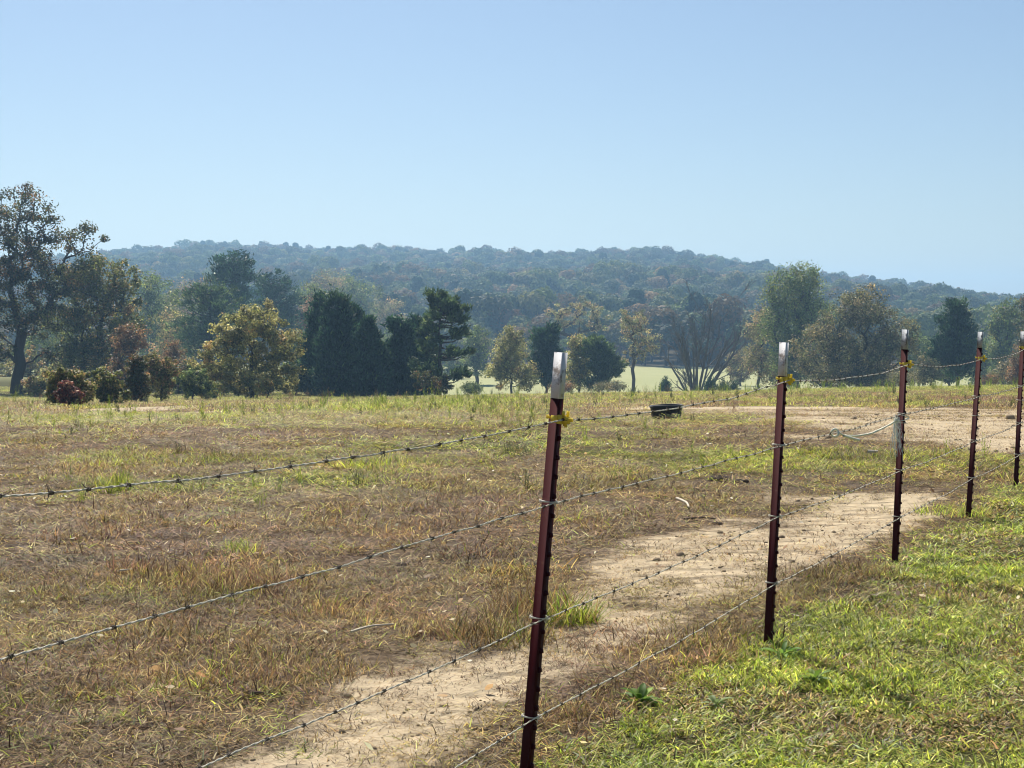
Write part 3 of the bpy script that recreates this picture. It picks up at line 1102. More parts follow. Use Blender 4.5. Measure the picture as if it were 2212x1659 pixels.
tuft(1085, 1385, 700, .26, (.12, .32), BROWN + STRAW + GREEN, [4, 5, 3, 1, 2, 3, 1.5, 2, .6], 'large dry brown and green grass tuft left of the nearest post', 3, .6, (.0025, .005), 1.1)
tuft(1228, 1345, 480, .15, (.12, .30), GREEN + STRAW + BROWN, [4, 4, 2, 1, 1, 1, 1, 1, 1], 'green grass tuft seen just past the nearest post', 4)
tuft(1140, 1330, 420, .22, (.15, .38), [(.24, .12, .05), (.17, .085, .045)] + STRAW + BROWN, [3, 3, 1, 2, 2, 2, 2, 2], 'rusty brown weed tuft behind the nearest post', 5, .5, (.002, .0045), .9)
tuft(1330, 1380, 300, .25, (.06, .16), MAUVE + BROWN, [2, 2, 2, 2, 2, 2], 'low matted brown weeds on the path beyond the nearest post', 6, .9)
tuft(800, 1010, 160, .22, (.12, .30), GREEN + LIME[:1], [3, 3, 3, 2], 'green weed clump in the pasture below the top wire', 7)
tuft(1110, 985, 200, .20, (.14, .28), [(.07, .10, .03), (.11, .15, .035), (.17, .20, .05)], [3, 3, 2], 'dark green weed clump left of the nearest post', 8)
tuft(250, 1065, 220, .16, (.15, .34), LIME + GREEN, [3, 2, 2, 3, 2, 2], 'bright green weed under the top wire at the left', 9, .3)
tuft(520, 1195, 120, .10, (.08, .16), LIME, [3, 3, 2], 'small bright green weed in the brown grass', 10, .35)
tuft(2060, 1108, 420, .28, (.06, .16), LIME + GREEN, [4, 4, 3, 2, 2, 2], 'lush lime-green grass clump beside the fourth post', 12, .6)
tuft(1668, 1412, 260, .14, (.05, .13), GREEN + [(.07, .12, .03)], [3, 3, 2, 3], 'green grass growing round the second post foot', 13, .7, (.004, .009))


def rosette(px, py, n, L, label, seed, pal):
    g0 = ground(px, py)
    r = np.random.default_rng(seed)
    V, Q, C = [], [], []
    for j in range(n):
        az = r.uniform(0, 6.28)
        ln = L * r.uniform(.6, 1.1)
        el = r.uniform(.25, 1.15)
        w = ln * r.uniform(.22, .32)
        d = np.array([math.cos(az), math.sin(az), 0])
        sd = np.array([-math.sin(az), math.cos(az), 0])
        p = np.zeros(3)
        prev = 0
        rows = []
        for u, ww in ((0, .15), (.25, .7), (.5, 1), (.75, .8), (1, .08)):
            a2 = el + u * .9
            p = p + (u - prev) * ln * (d * math.sin(a2) + np.array([0, 0, math.cos(a2)]))
            prev = u
            up = np.array([0, 0, .25 * w * ww])
            rows += [p - sd * w * ww / 2 + up, p, p + sd * w * ww / 2 + up]
        o = len(V) * 15
        V.append(np.array(rows))
        for rr in range(4):
            b0 = o + rr * 3
            Q += [(b0, b0 + 1, b0 + 4, b0 + 3), (b0 + 1, b0 + 2, b0 + 5, b0 + 4)]
        C.append(np.tile(np.array(pal[r.integers(0, len(pal))]) * r.uniform(.8, 1.2), (15, 1)))
    o = link('broadleaf_weed', mesh_np('broadleaf_weed', np.concatenate(V), [np.array(Q)], np.concatenate(C), [M_GRASS], True), None, tuple(g0 + np.array([0, 0, .01])))
    tag(o, label, 'weed')


DG = [(.09, .17, .035), (.15, .25, .045), (.24, .34, .07)]
rosette(1385, 1525, 30, .095, 'large broad-leaved green weed in the yard right of the nearest post', 1, DG)
rosette(1690, 1425, 14, .11, 'broad-leaved weed at the foot of the second post', 2, DG)
rosette(1760, 1480, 18, .10, 'dark broad-leaved weed in the second post shadow', 3, DG)
rosette(1545, 1530, 14, .08, 'small pale broad-leaved weed in the middle of the yard', 4, [(.18, .25, .10), (.26, .32, .16)])


def stick(path_px, rd, label, m, lift=.012):
    P = []
    for (px, py) in path_px:
        g0 = ground(px, py)
        P.append(g0 + np.array([0, 0, lift + rd]))
    P = np.array(P)
    o0 = P[0].copy()
    v, q = tube([(smooth_path(P, 14) - o0, np.linspace(rd, rd * .6, 14))], 7)
    o = link('stick', mesh_np('stick', v, [q], None, [m], True), None, tuple(o0))
    tag(o, label, 'stick')


M_STICK = bark_mat('bleached_wood', (.42, .36, .27), (.66, .60, .48))
M_STICKD = bark_mat('dark_wood', (.05, .035, .025), (.12, .085, .06))
stick([(1462, 1088), (1484, 1097), (1488, 1108)], .012, 'bleached crooked stick between the first two posts', M_STICK, .03)
stick([(1874, 987), (1896, 986)], .022, 'short pale piece of wood left of the roped post', M_STICK, .03)
stick([(1478, 1127), (1520, 1124), (1545, 1127)], .008, 'thin dark stick lying on the path right of the roped post wire', M_STICKD)
stick([(259, 1250), (285, 1249)], .006, 'short straight pale straw at the left of the brown grass', M_STICK, .04)
stick([(758, 1385), (800, 1372), (850, 1366)], .006, 'long thin pale stem lying left of the dry tuft', M_STICK, .03)
stick([(545, 1515), (570, 1512)], .010, 'dark twig at the edge of the sandy path', M_STICKD)


def pat(px, py, w, label, seed):
    g0 = ground(px, py)
    R = w / FPX * g0[1]
    r = np.random.default_rng(seed)
    k2 = 18
    an = np.arange(k2) * 2 * math.pi / k2
    V = []
    for rr, zz in ((1, -.05), (.95, .22), (.75, .34), (.45, .30), (.2, .40), (.02, .42)):
        jit = 1 + r.normal(0, .09, k2)
        V.append(np.c_[R * rr * jit * np.cos(an), R * rr * jit * np.sin(an), R * (zz + r.normal(0, .03, k2))])
    V = np.concatenate(V)
    i1 = np.arange(5)[:, None] * k2 + np.arange(k2)[None, :]
    j1 = np.arange(5)[:, None] * k2 + (np.arange(k2)[None, :] + 1) % k2
    o = link('dung_pat', mesh_np('dung_pat', V, [np.stack([i1, j1, j1 + k2, i1 + k2], -1).reshape(-1, 4)], None, [M_DUNG], True), None, tuple(g0))
    tag(o, label, 'dung')


M_DUNG = paint_mat('dried_dung', (.025, .018, .013), (.07, .05, .035), 30, .95, .4, .7, 0, .1)
pat(1555, 1038, 26, 'dark flat dung pat left of the second post', 1)
pat(1600, 1042, 18, 'dark dung pat close to the left side of the second post', 2)
pat(870, 1222, 14, 'small dark dung lump below the second wire', 3)
pat(1160, 1697 / 1.3888, 11, 'dark dung lump just left of the nearest post', 4)
pat(210, 1382, 9, 'small black dung lump under the second wire at the left', 5)
pat(1550, 1133, 12, 'dark dung lump on the path between first and second posts', 6)

# ------------------------------------------------------------------ trees
def lobes_world(lobes, D):
    out = []
    for (px, py, rx, ry) in lobes:
        c = at(px, py, D)
        out.append((c, np.array([rx, rx * .9, ry]) / FPX * D))
    return out


def sample(LW, n, r, shell=.45, mind=0.0):
    vol = np.array([np.prod(x[1]) ** .8 for x in LW])
    pts = []
    tries = 0
    while len(pts) < n and tries < n * 12:
        tries += 1
        c, rd = LW[r.choice(len(LW), p=vol / vol.sum())]
        d = r.normal(0, 1, 3)
        d /= np.linalg.norm(d)
        p = c + d * rd * r.uniform(0, 1) ** shell
        if mind and pts and np.min(np.sum((np.array(pts) - p) ** 2, 1)) < mind * mind:
            continue
        pts.append(p)
    return np.array(pts)


def quads_leaf(C, r, size, out=None, bias=0.0, aspect=.6):
    n = len(C)
    nn = r.normal(0, 1, (n, 3))
    nn /= np.linalg.norm(nn, axis=1)[:, None]
    if out is not None:
        nn = nn + out * bias
        nn /= np.linalg.norm(nn, axis=1)[:, None]
    t = np.cross(nn, r.normal(0, 1, (n, 3)))
    t /= np.linalg.norm(t, axis=1)[:, None] + 1e-9
    b = np.cross(nn, t)
    s = size * r.uniform(.6, 1.35, n)[:, None]
    V = np.stack([C - t * s * .5, C + b * s * .5 * aspect, C + t * s * .5, C - b * s * .5 * aspect], 1)
    Q = np.arange(n)[:, None] * 4 + np.arange(4)
    return V.reshape(-1, 3), Q


def grow(base, trunk, C, r, r0, bend=.075):
    """branches from a trunk polyline to every foliage centre; returns tube paths with pipe-model radii"""
    nodes = [np.array(p) for p in trunk]
    par = [-1] + list(range(len(trunk) - 1))
    ends = []
    order = np.argsort(np.linalg.norm(C - trunk[-1], axis=1))
    NA = np.array(nodes)
    for ci in order:
        c = C[ci]
        d = c - NA
        dist = np.linalg.norm(d, axis=1)
        cost = dist * (1 + 1.4 * np.clip(-d[:, 2] / (dist + 1e-6) + .25, 0, 2))
        cost[0] += 2 * dist[0]
        j = int(np.argmin(cost))
        p0 = NA[j]
        L = dist[j]
        m1 = p0 + (c - p0) * .4 + r.normal(0, bend, 3) * L * .6
        m2 = p0 + (c - p0) * .75 + r.normal(0, bend, 3) * L * .5
        idx0 = len(nodes)
        for m_, pr in ((m1, j), (m2, idx0), (c, idx0 + 1)):
            nodes.append(m_)
            par.append(pr)
        ends.append(len(nodes) - 1)
        NA = np.array(nodes)
    w = np.zeros(len(nodes))
    for e in ends:
        k_ = e
        while k_ >= 0:
            w[k_] += 1
            k_ = par[k_]
    R = r0 * (np.maximum(w, 1) / max(w[0], 1)) ** .5
    R[:len(trunk)] = np.maximum(R[:len(trunk)], np.linspace(r0, r0 * .35, len(trunk)))
    R[0] = r0 * 1.25
    paths = [(NA[:len(trunk)], R[:len(trunk)])]
    for i in range(len(trunk), len(nodes), 3):
        j = par[i]
        paths.append((NA[[j, i, i + 1, i + 2]], np.array([min(R[j], R[i] * 1.3), R[i], R[i + 1], max(R[i + 2] * .6, .006)])))
    return paths


PAL = {
    'oak': ([(.060, .070, .022), (.085, .085, .026), (.15, .10, .035), (.19, .105, .04), (.045, .055, .02)], [4, 4, 2, 1.5, 3]),
    'olive': ([(.085, .095, .026), (.11, .115, .032), (.16, .12, .04), (.06, .07, .022), (.20, .13, .05)], [4, 4, 2, 3, 1]),
    'yellow': ([(.22, .21, .045), (.16, .17, .038), (.30, .25, .05), (.26, .17, .05), (.12, .13, .035)], [4, 4, 2, 1.5, 3]),
    'green': ([(.065, .090, .026), (.09, .115, .03), (.05, .07, .022), (.13, .13, .036)], [4, 3, 3, 1.5]),
    'brownish': ([(.105, .100, .042), (.14, .115, .05), (.085, .088, .034), (.20, .155, .08), (.065, .072, .028)], [4, 3, 4, 1.5, 3]),
    'rust': ([(.21, .115, .050), (.27, .155, .06), (.15, .095, .045), (.13, .11, .045)], [4, 3, 3, 2]),
    'red': ([(.20, .062, .050), (.28, .13, .085), (.14, .045, .038), (.30, .19, .10)], [3.5, 3, 2.5, 2.5]),
    'mix': ([(.12, .12, .035), (.18, .16, .05), (.22, .13, .06), (.08, .09, .03), (.26, .20, .09)], [3, 3, 2, 3, 1]),
    'pale': ([(.19, .19, .085), (.24, .20, .085), (.28, .19, .10), (.14, .15, .06)], [3, 3, 2, 3]),
    'pine': ([(.028, .064, .030), (.040, .086, .034), (.020, .046, .024), (.062, .105, .034)], [4, 3, 3, 1.2]),
    'pinel': ([(.060, .095, .034), (.08, .115, .038), (.045, .075, .028), (.10, .125, .04)], [4, 3, 3, 1.5]),
}


PAL['yellow'] = ([(.42, .39, .135), (.31, .31, .095), (.58, .51, .22), (.45, .31, .12), (.20, .21, .065)], [4, 4, 2, 1.2, 3])  # palest tone paints sunlit highlights into the leaf colour
for _k, _g in (('oak', 1.25), ('olive', 2.0), ('green', 2.0), ('brownish', 1.8), ('mix', 1.8), ('pale', 1.5), ('rust', 1.2), ('pine', 1.2), ('pinel', 1.45)):
    PAL[_k] = ([tuple(c * _g for c in q) for q in PAL[_k][0]], PAL[_k][1])


def finish_tree(name, label, cat, base, tv, tq, fv, fq, fc, bark, fm, group=None, stems='trunk'):
    root = link(name, None, None, tuple(base))
    tag(root, label, cat, group)
    link(stems, mesh_np(stems, tv - base, [tq], None, [bark], True), root)
    if fv is not None:
        link('crown', mesh_np('crown', fv - base, fq if isinstance(fq, list) else [fq], fc, [fm]), root)
    return root


def colours(r, ncl, per, pal):
    P_, w = PAL[pal]
    P_ = np.array(P_)
    ci = r.choice(len(P_), ncl, p=np.array(w) / sum(w))
    leafci = np.where(r.uniform(0, 1, (ncl, per)) < .6, ci[:, None], r.choice(len(P_), (ncl, per), p=np.array(w) / sum(w)))
    c = P_[leafci] * np.clip(np.exp(r.normal(-.05, .32, (ncl, per, 1))), .35, 2.4) * r.uniform(.62, 1.42, (ncl, 1, 1))
    return np.repeat(c.reshape(-1, 3), 4, 0)


def broad(name, label, px, D, lobes, pal, seed, ncl=110, per=90, leaf=.16, clr=.09, r0=.25, fork=.45, shell=.5, bark=None, cat='tree', trunkpx=None, extra=None, lobes_sq=.8):
    r = np.random.default_rng(seed)
    base = at(px, 850, D)
    base[2] = float(h(base[0], base[1]))
    LW = lobes_world(lobes, D)
    zt = max(c[2] + rd[2] for c, rd in LW)
    Hh = zt - base[2]
    cen = np.mean([c for c, rd in LW], 0)
    top = np.array([base[0] * .6 + cen[0] * .4, base[1], base[2] + Hh * fork])
    n = 6
    trunk = [base + (top - base) * u + np.array([r.normal(0, .012), r.normal(0, .012), 0]) * Hh * (0 < u < 1) for u in np.linspace(0, 1, n)]
    trunk[0] = base - np.array([0, 0, .25])
    C = sample(LW, ncl, r, shell, clr * Hh * .55)
    paths = grow(base, trunk, C, r, r0)
    tv, tq = tube(paths, 6)
    ncl = len(C)
    rad_ = clr * Hh * r.uniform(.6, 1.3, ncl)
    off = r.normal(0, .5, (ncl, per, 3))
    off = off / (np.linalg.norm(off, axis=2)[:, :, None] + 1e-6) * r.uniform(.15, 1.0, (ncl, per, 1)) ** .6 * rad_[:, None, None] * np.array([1, 1, lobes_sq])
    L = (C[:, None, :] + off).reshape(-1, 3)
    gz = h(L[:, 0], L[:, 1]) + .05
    L[:, 2] = np.maximum(L[:, 2], gz)
    od = off.reshape(-1, 3)
    od = od / (np.linalg.norm(od, axis=1)[:, None] + 1e-6)
    fv, fq = quads_leaf(L, r, leaf, od + np.array([0, 0, .35]), 1.3)
    return finish_tree(name, label, cat, base, tv, tq, fv, fq, colours(r, ncl, per, pal), bark or M_BARK, M_LEAF)


def pine(name, label, px, D, lobes, pal, seed, ncl=120, per=60, leaf=.34, r0=.18, clr=.07, up=.5, shell=.6, top_py=None, droop=.12, cat='tree', jit=.02):
    """conifer: straight trunk, side limbs, upward needle tufts"""
    r = np.random.default_rng(seed)
    base = at(px, 850, D)
    base[2] = float(h(base[0], base[1]))
    LW = lobes_world(lobes, D)
    zt = max(c[2] + rd[2] for c, rd in LW)
    ctop = [c for c, rd in LW if c[2] + rd[2] == zt][0]
    Hh = zt - base[2]
    top = np.array([ctop[0], base[1], zt - .04 * Hh])
    tr = [base + (top - base) * u + np.array([r.normal(0, jit), r.normal(0, jit), 0]) * Hh * .4 * (0 < u < 1) for u in np.linspace(0, 1, 9)]
    tr[0] = base - np.array([0, 0, .25])
    TR = np.array(tr)
    C = sample(LW, ncl, r, shell, clr * Hh * .45)
    paths = [(TR, np.linspace(r0 * 1.1, .03, 9))]
    for c in C:
        rd = math.hypot(c[0] - np.interp(c[2], TR[:, 2], TR[:, 0]), c[1] - base[1])
        za = np.clip(c[2] - rd * (.25 + r.normal(0, .15)), base[2] + .1 * Hh, top[2])
        a0 = np.array([np.interp(za, TR[:, 2], TR[:, k_]) for k_ in range(3)])
        m = (a0 + c) / 2 - np.array([0, 0, droop * rd])
        paths.append((np.stack([a0, m, c]), np.array([min(.02 + .03 * rd, r0 * .5), .015 + .012 * rd, .008])))
    tv, tq = tube(paths, 5)
    ncl = len(C)
    rad_ = clr * Hh * r.uniform(.6, 1.25, ncl)
    off = r.normal(0, .5, (ncl, per, 3)) * rad_[:, None, None] * np.array([1, 1, .7])
    L = (C[:, None, :] + off).reshape(-1, 3)
    L[:, 2] = np.maximum(L[:, 2], h(L[:, 0], L[:, 1]) + .05)
    n = len(L)
    ctr = np.stack([np.interp(L[:, 2], TR[:, 2], TR[:, 0]), np.full(n, base[1])], -1)
    d = np.c_[L[:, :2] - ctr, np.zeros(n)]
    d /= np.linalg.norm(d, axis=1)[:, None] + 1e-6
    t = d * (1 - up) + np.array([0, 0, 1.0]) * up + r.normal(0, .45, (n, 3))
    t /= np.linalg.norm(t, axis=1)[:, None]
    b = np.cross(t, r.normal(0, 1, (n, 3)))
    b /= np.linalg.norm(b, axis=1)[:, None]
    s = leaf * r.uniform(.6, 1.3, n)[:, None]
    w = .085 + .10 * r.uniform(0, 1, n)[:, None]
    fv = np.stack([L - t * s * .3, L + b * s * w + t * s * .1, L + t * s * .7, L - b * s * w + t * s * .1], 1).reshape(-1, 3)
    fq = np.arange(n)[:, None] * 4 + np.arange(4)
    return finish_tree(name, label, cat, base, tv, tq, fv, fq, colours(r, ncl, per, pal), M_BARK, M_NEEDLE)


def bare(name, label, px, D, stems, seed, r0=.17):
    r = np.random.default_rng(seed)
    base = at(px, 850, D)
    base[2] = float(h(base[0], base[1]))
    paths = []

    def rec(p, d, L, rad0, lev):
        n = 6
        pts = [p]
        for k_ in range(n):
            d = d + r.normal(0, .075, 3) + np.array([0, 0, .02])
            d /= np.linalg.norm(d)
            pts.append(pts[-1] + d * L / n)
        pts = np.array(pts)
        paths.append((pts, np.maximum(np.linspace(rad0, rad0 * .45, n + 1), .012)))
        if lev <= 0:
            return
        nb = {3: 5, 2: 5, 1: 5}[lev]
        for k_ in range(nb):
            u = r.uniform(.25, 1.0)
            i_ = min(int(u * n), n - 1)
            dd = d + r.normal(0, .42, 3)
            dd[2] = abs(dd[2]) * .7 + .25
            dd /= np.linalg.norm(dd)
            rec(pts[i_ + 1], dd, L * r.uniform(.26, .46), rad0 * (.55 - .28 * u), lev - 1)
    for (tx, ty, dy) in stems:
        tgt = at(tx, ty, D + dy)
        d = tgt - base
        L = np.linalg.norm(d)
        rec(base - np.array([0, 0, .2]), d / L, L * .73, r0 * (.8 + .4 * r.uniform()), 3)
    tv, tq = tube(paths, 4)
    return finish_tree(name, label, 'tree', base, tv, tq, None, None, None, M_BARKD, None)


T = 'deciduous_tree'
# left edge
broad('oak_tree', 'tall spreading oak with open crown and thick trunk at the left edge', 35, 116,
      [(30, 470, 85, 75), (-50, 560, 90, 110), (90, 560, 80, 65), (200, 505, 42, 34), (150, 530, 50, 40), (100, 490, 50, 40), (60, 690, 75, 60), (110, 620, 70, 60), (20, 610, 60, 60), (-60, 700, 70, 60), (130, 770, 46, 25), (0, 760, 40, 22)],
      'oak', 1, ncl=320, per=85, leaf=.20, clr=.046, r0=.44, fork=.34, shell=.55)
broad(T, 'olive-brown oak behind the red bush, right of the big oak', 215, 116,
      [(200, 600, 80, 48), (160, 690, 65, 75), (255, 680, 60, 75), (210, 770, 80, 65), (270, 595, 32, 34)], 'olive', 2, ncl=300, per=95, leaf=.20, clr=.07, r0=.3, fork=.4)
broad(T, 'small orange-brown tree between olive oak and pale shrubs', 272, 108, [(275, 740, 38, 45), (262, 795, 30, 35), (300, 730, 20, 25)], 'rust', 3, ncl=70, per=70, leaf=.16, clr=.09, r0=.1)
broad(T, 'grey-green hazy tree behind the olive oak', 330, 215, [(330, 670, 60, 85), (350, 760, 60, 65), (305, 610, 35, 30)], 'green', 4, ncl=190, per=80, leaf=.28, clr=.08, r0=.3)
broad(T, 'low hazy trees seen under the big oak limbs', 95, 150, [(90, 790, 60, 45), (40, 800, 60, 40), (130, 800, 40, 40)], 'mix', 41, ncl=90, per=70, leaf=.2, clr=.12, r0=.12)
broad(T, 'hazy green-brown tree at the left edge behind the big oak', -30, 170, [(-40, 770, 60, 70), (10, 790, 40, 50)], 'brownish', 42, ncl=90, per=70, leaf=.22, clr=.12, r0=.2)
broad('shrub', 'crimson-leaved bush at the left end of the pasture', 148, 40, [(146, 848, 28, 24), (158, 856, 26, 18)], 'red', 5, ncl=70, per=75, leaf=.075, clr=.13, r0=.03, cat='shrub')
broad('shrub', 'brown-topped shrub growing up behind the crimson bush', 152, 43, [(142, 818, 44, 30), (118, 858, 26, 20), (186, 845, 26, 30), (150, 835, 40, 26)], 'mix', 6, ncl=120, per=70, leaf=.085, clr=.13, r0=.03, cat='shrub')
broad('shrub', 'olive shrub between crimson bush and narrow dark shrub', 228, 52, [(225, 830, 45, 36), (245, 850, 38, 24)], 'olive', 7, ncl=90, per=75, leaf=.09, clr=.12, r0=.04, cat='shrub')
broad('shrub', 'narrow dark shrub with brown top in the left thicket', 295, 62, [(295, 800, 26, 36), (295, 838, 30, 30)], 'oak', 8, ncl=90, per=75, leaf=.09, clr=.10, r0=.05, cat='shrub')
broad('shrub', 'light green shrub right of the narrow dark shrub', 350, 68, [(345, 825, 34, 40), (360, 800, 26, 30), (330, 780, 22, 20)], 'mix', 9, ncl=90, per=70, leaf=.10, clr=.11, r0=.05, cat='shrub')
broad('shrub', 'dark green bush at the left foot of the yellow-green tree', 415, 80, [(415, 825, 38, 38), (450, 840, 30, 25)], 'green', 10, ncl=90, per=75, leaf=.11, clr=.11, r0=.05, cat='shrub')
broad('shrub', 'pinkish brown shrub in front of the dark pines', 375, 120, [(372, 770, 28, 40), (360, 800, 25, 30)], 'rust', 11, ncl=60, per=60, leaf=.14, clr=.11, r0=.05, cat='shrub')
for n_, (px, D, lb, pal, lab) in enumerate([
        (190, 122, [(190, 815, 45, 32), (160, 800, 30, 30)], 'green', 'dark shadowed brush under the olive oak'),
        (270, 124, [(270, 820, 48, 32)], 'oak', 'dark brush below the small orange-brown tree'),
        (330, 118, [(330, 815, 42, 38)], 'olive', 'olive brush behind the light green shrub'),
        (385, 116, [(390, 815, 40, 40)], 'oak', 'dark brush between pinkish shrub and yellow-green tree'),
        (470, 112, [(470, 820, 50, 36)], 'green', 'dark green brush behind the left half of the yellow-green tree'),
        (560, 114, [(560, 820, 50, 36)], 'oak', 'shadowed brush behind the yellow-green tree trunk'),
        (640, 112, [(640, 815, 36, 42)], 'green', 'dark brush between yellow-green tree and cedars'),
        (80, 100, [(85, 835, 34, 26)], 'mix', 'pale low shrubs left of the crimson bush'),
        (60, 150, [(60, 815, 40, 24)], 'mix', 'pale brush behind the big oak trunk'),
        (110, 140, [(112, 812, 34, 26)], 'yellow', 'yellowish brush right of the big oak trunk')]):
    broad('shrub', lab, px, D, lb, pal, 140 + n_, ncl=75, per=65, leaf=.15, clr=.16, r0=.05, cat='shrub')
# pines behind the yellow tree
pine('pine_tree', 'tall pine with a rounded top standing above the left woods', 502, 205, [(502, 580, 44, 34), (480, 600, 28, 15), (530, 600, 26, 14), (505, 640, 40, 30)], 'pine', 12, ncl=110, per=70, leaf=.55, clr=.05)
pine('pine_tree', 'dark broad pine behind the yellow-green tree', 450, 165, [(455, 650, 62, 55), (420, 720, 50, 70), (490, 720, 60, 70)], 'pinel', 13, ncl=170, per=70, leaf=.45, clr=.06, r0=.25)
pine('pine_tree', 'dark bluish pine right of the tall rounded pine', 595, 215, [(590, 630, 58, 42), (620, 690, 50, 60), (560, 700, 50, 60)], 'pine', 14, ncl=160, per=65, leaf=.55, clr=.06, r0=.25)
broad(T, 'dark round-topped tree behind the left cedars', 668, 240, [(668, 640, 30, 28), (675, 700, 35, 50)], 'green', 15, ncl=80, per=60, leaf=.3, clr=.08)
broad(T, 'salmon-leaved tree behind the left cedars', 670, 225, [(672, 675, 26, 34), (660, 720, 26, 30)], 'rust', 16, ncl=60, per=60, leaf=.28, clr=.09)
for n_, (px, D, lb, pal, lab) in enumerate([
        (720, 360, [(715, 620, 48, 36), (700, 680, 50, 50)], 'pale', 'hazy light green tree above the cedar tops'),
        (775, 340, [(775, 640, 52, 45), (770, 700, 50, 50)], 'green', 'hazy mid-green tree rising behind the cedar group'),
        (835, 350, [(835, 675, 42, 40), (830, 720, 45, 45)], 'pale', 'hazy pale tree between cedars and the layered pine'),
        (430, 330, [(415, 640, 46, 40), (380, 680, 46, 50)], 'mix', 'hazy brown-tinged tree behind the dark broad pine')]):
    broad(T, lab, px, D, lb, pal, 60 + n_, ncl=110, per=60, leaf=.42, clr=.09, r0=.3)
# the large yellow-green tree
broad(T, 'broad yellow-green tree in front of the dark pines', 545, 88,
      [(560, 700, 62, 58), (500, 740, 60, 60), (600, 760, 60, 70), (540, 810, 85, 50), (625, 820, 38, 40), (450, 790, 42, 50)], 'yellow', 17, ncl=280, per=100, leaf=.15, clr=.065, r0=.13, fork=.5, shell=.55)
broad('shrub', 'bright yellow sapling at the right foot of the yellow-green tree', 575, 84, [(572, 828, 22, 24), (625, 835, 26, 22)], 'yellow', 18, ncl=50, per=60, leaf=.11, clr=.13, r0=.03, cat='shrub')
# dark conifers
for n_, (px, D, tp, w, pal, lab) in enumerate([
        (692, 112, 640, 34, 'pine', 'left-hand dark cedar of the tall group'),
        (728, 108, 618, 36, 'pine', 'tallest pointed dark cedar of the group'),
        (765, 113, 655, 32, 'pine', 'dark cedar just right of the tallest one'),
        (795, 106, 688, 34, 'pine', 'shorter dark cedar at the right of the tall group'),
        (868, 108, 672, 28, 'pine', 'slim pointed dark cedar in the pair beside the layered pine'),
        (903, 112, 680, 30, 'pine', 'slim dark cedar touching the layered pine'),
        (835, 112, 745, 30, 'pinel', 'lighter green young conifer between the two cedar groups')]):
    hh = 852 - tp
    w = w * 1.25
    lb = [(px, tp + hh * .12, w * .28, hh * .13), (px - 2, tp + hh * .30, w * .62, hh * .2), (px + 3, tp + hh * .52, w * .95, hh * .24), (px, tp + hh * .78, w * 1.1, hh * .24)]
    rr_ = np.random.default_rng(500 + n_)
    for q_ in range(7):
        u_ = rr_.uniform(.16, .6)
        lb.append((px + rr_.uniform(-1, 1) * w * (.3 + u_), tp + hh * u_, w * .22, hh * .09))
    pine('cedar_tree', lab, px, D, lb, pal, 80 + n_, ncl=200, per=95, leaf=.42, clr=.065, up=.62, r0=.11, shell=.45, droop=.02)
pine('pine_tree', 'layered pine with visible trunk and flat limbs left of centre', 948, 104,
     [(955, 660, 40, 32), (985, 680, 30, 26), (925, 700, 30, 18), (985, 718, 34, 18), (930, 745, 30, 20), (990, 760, 34, 14), (925, 800, 36, 34), (985, 805, 30, 14), (950, 640, 30, 16)], 'pinel', 18, ncl=130, per=85, leaf=.34, clr=.045, up=.55, r0=.16)
broad('shrub', 'low dark brush under the layered pine', 925, 100, [(925, 825, 45, 28), (955, 838, 25, 14)], 'oak', 19, ncl=60, per=60, leaf=.14, clr=.14, r0=.03, cat='shrub')
broad(T, 'blue-hazed dark tree with bare lower trunk right of the layered pine', 1029, 225, [(1030, 740, 30, 42), (1030, 785, 32, 26)], 'green', 20, ncl=100, per=70, leaf=.26, clr=.09, r0=.28, fork=.35)
broad(T, 'yellow-olive tree between layered pine and the round pine', 1105, 148, [(1100, 760, 38, 46), (1085, 805, 36, 34), (1140, 815, 32, 30), (1105, 725, 22, 18)], 'yellow', 21, ncl=150, per=80, leaf=.19, clr=.075, r0=.12)
pine('pine_tree', 'dense round-topped dark pine behind the nearest post', 1180, 150, [(1180, 735, 30, 38), (1180, 780, 32, 42), (1182, 815, 26, 26)], 'pine', 22, ncl=150, per=80, leaf=.4, clr=.06, up=.65, r0=.16)
broad(T, 'large hazy oak with open branches behind the nearest post', 1245, 250, [(1250, 680, 55, 40), (1205, 690, 35, 30), (1290, 685, 30, 35), (1250, 660, 40, 20)], 'pale', 23, ncl=80, per=60, leaf=.28, clr=.05, r0=.42, fork=.38, shell=.6)
broad(T, 'yellow-olive tree right against the dark pine by the nearest post', 1250, 152, [(1252, 760, 26, 42), (1250, 805, 30, 32)], 'yellow', 24, ncl=110, per=80, leaf=.19, clr=.075, r0=.12)
pine('pine_tree', 'dark pine with drooping right limbs beside the nearest post top', 1295, 150, [(1290, 755, 32, 36), (1310, 790, 36, 26), (1290, 820, 32, 20), (1325, 800, 24, 12)], 'pinel', 25, ncl=140, per=80, leaf=.4, clr=.06, up=.5, r0=.16)
broad(T, 'slender tree with thin orange-tinted leaves left of the bare tree', 1365, 190, [(1370, 695, 38, 38), (1395, 740, 36, 40), (1365, 760, 30, 40), (1350, 690, 20, 26)], 'pale', 26, ncl=95, per=60, leaf=.2, clr=.05, r0=.22, fork=.5, shell=.6)
pine('cedar_tree', 'small lone cedar on the far meadow edge', 1438, 150, [(1438, 826, 6, 12), (1438, 838, 12, 12)], 'pine', 27, ncl=40, per=50, leaf=.2, clr=.12, up=.7, r0=.04)
bare('bare_tree', 'leafless many-stemmed tree fanning out above the far meadow', 1505, 168,
     [(1425, 740, 0), (1440, 680, 3), (1462, 655, -4), (1482, 640, -3), (1512, 622, 2), (1530, 625, 5), (1550, 632, -2), (1580, 655, 3), (1602, 680, -3), (1618, 720, 1), (1630, 800, -2), (1560, 700, 4), (1470, 720, -5), (1500, 690, -5)], 28)
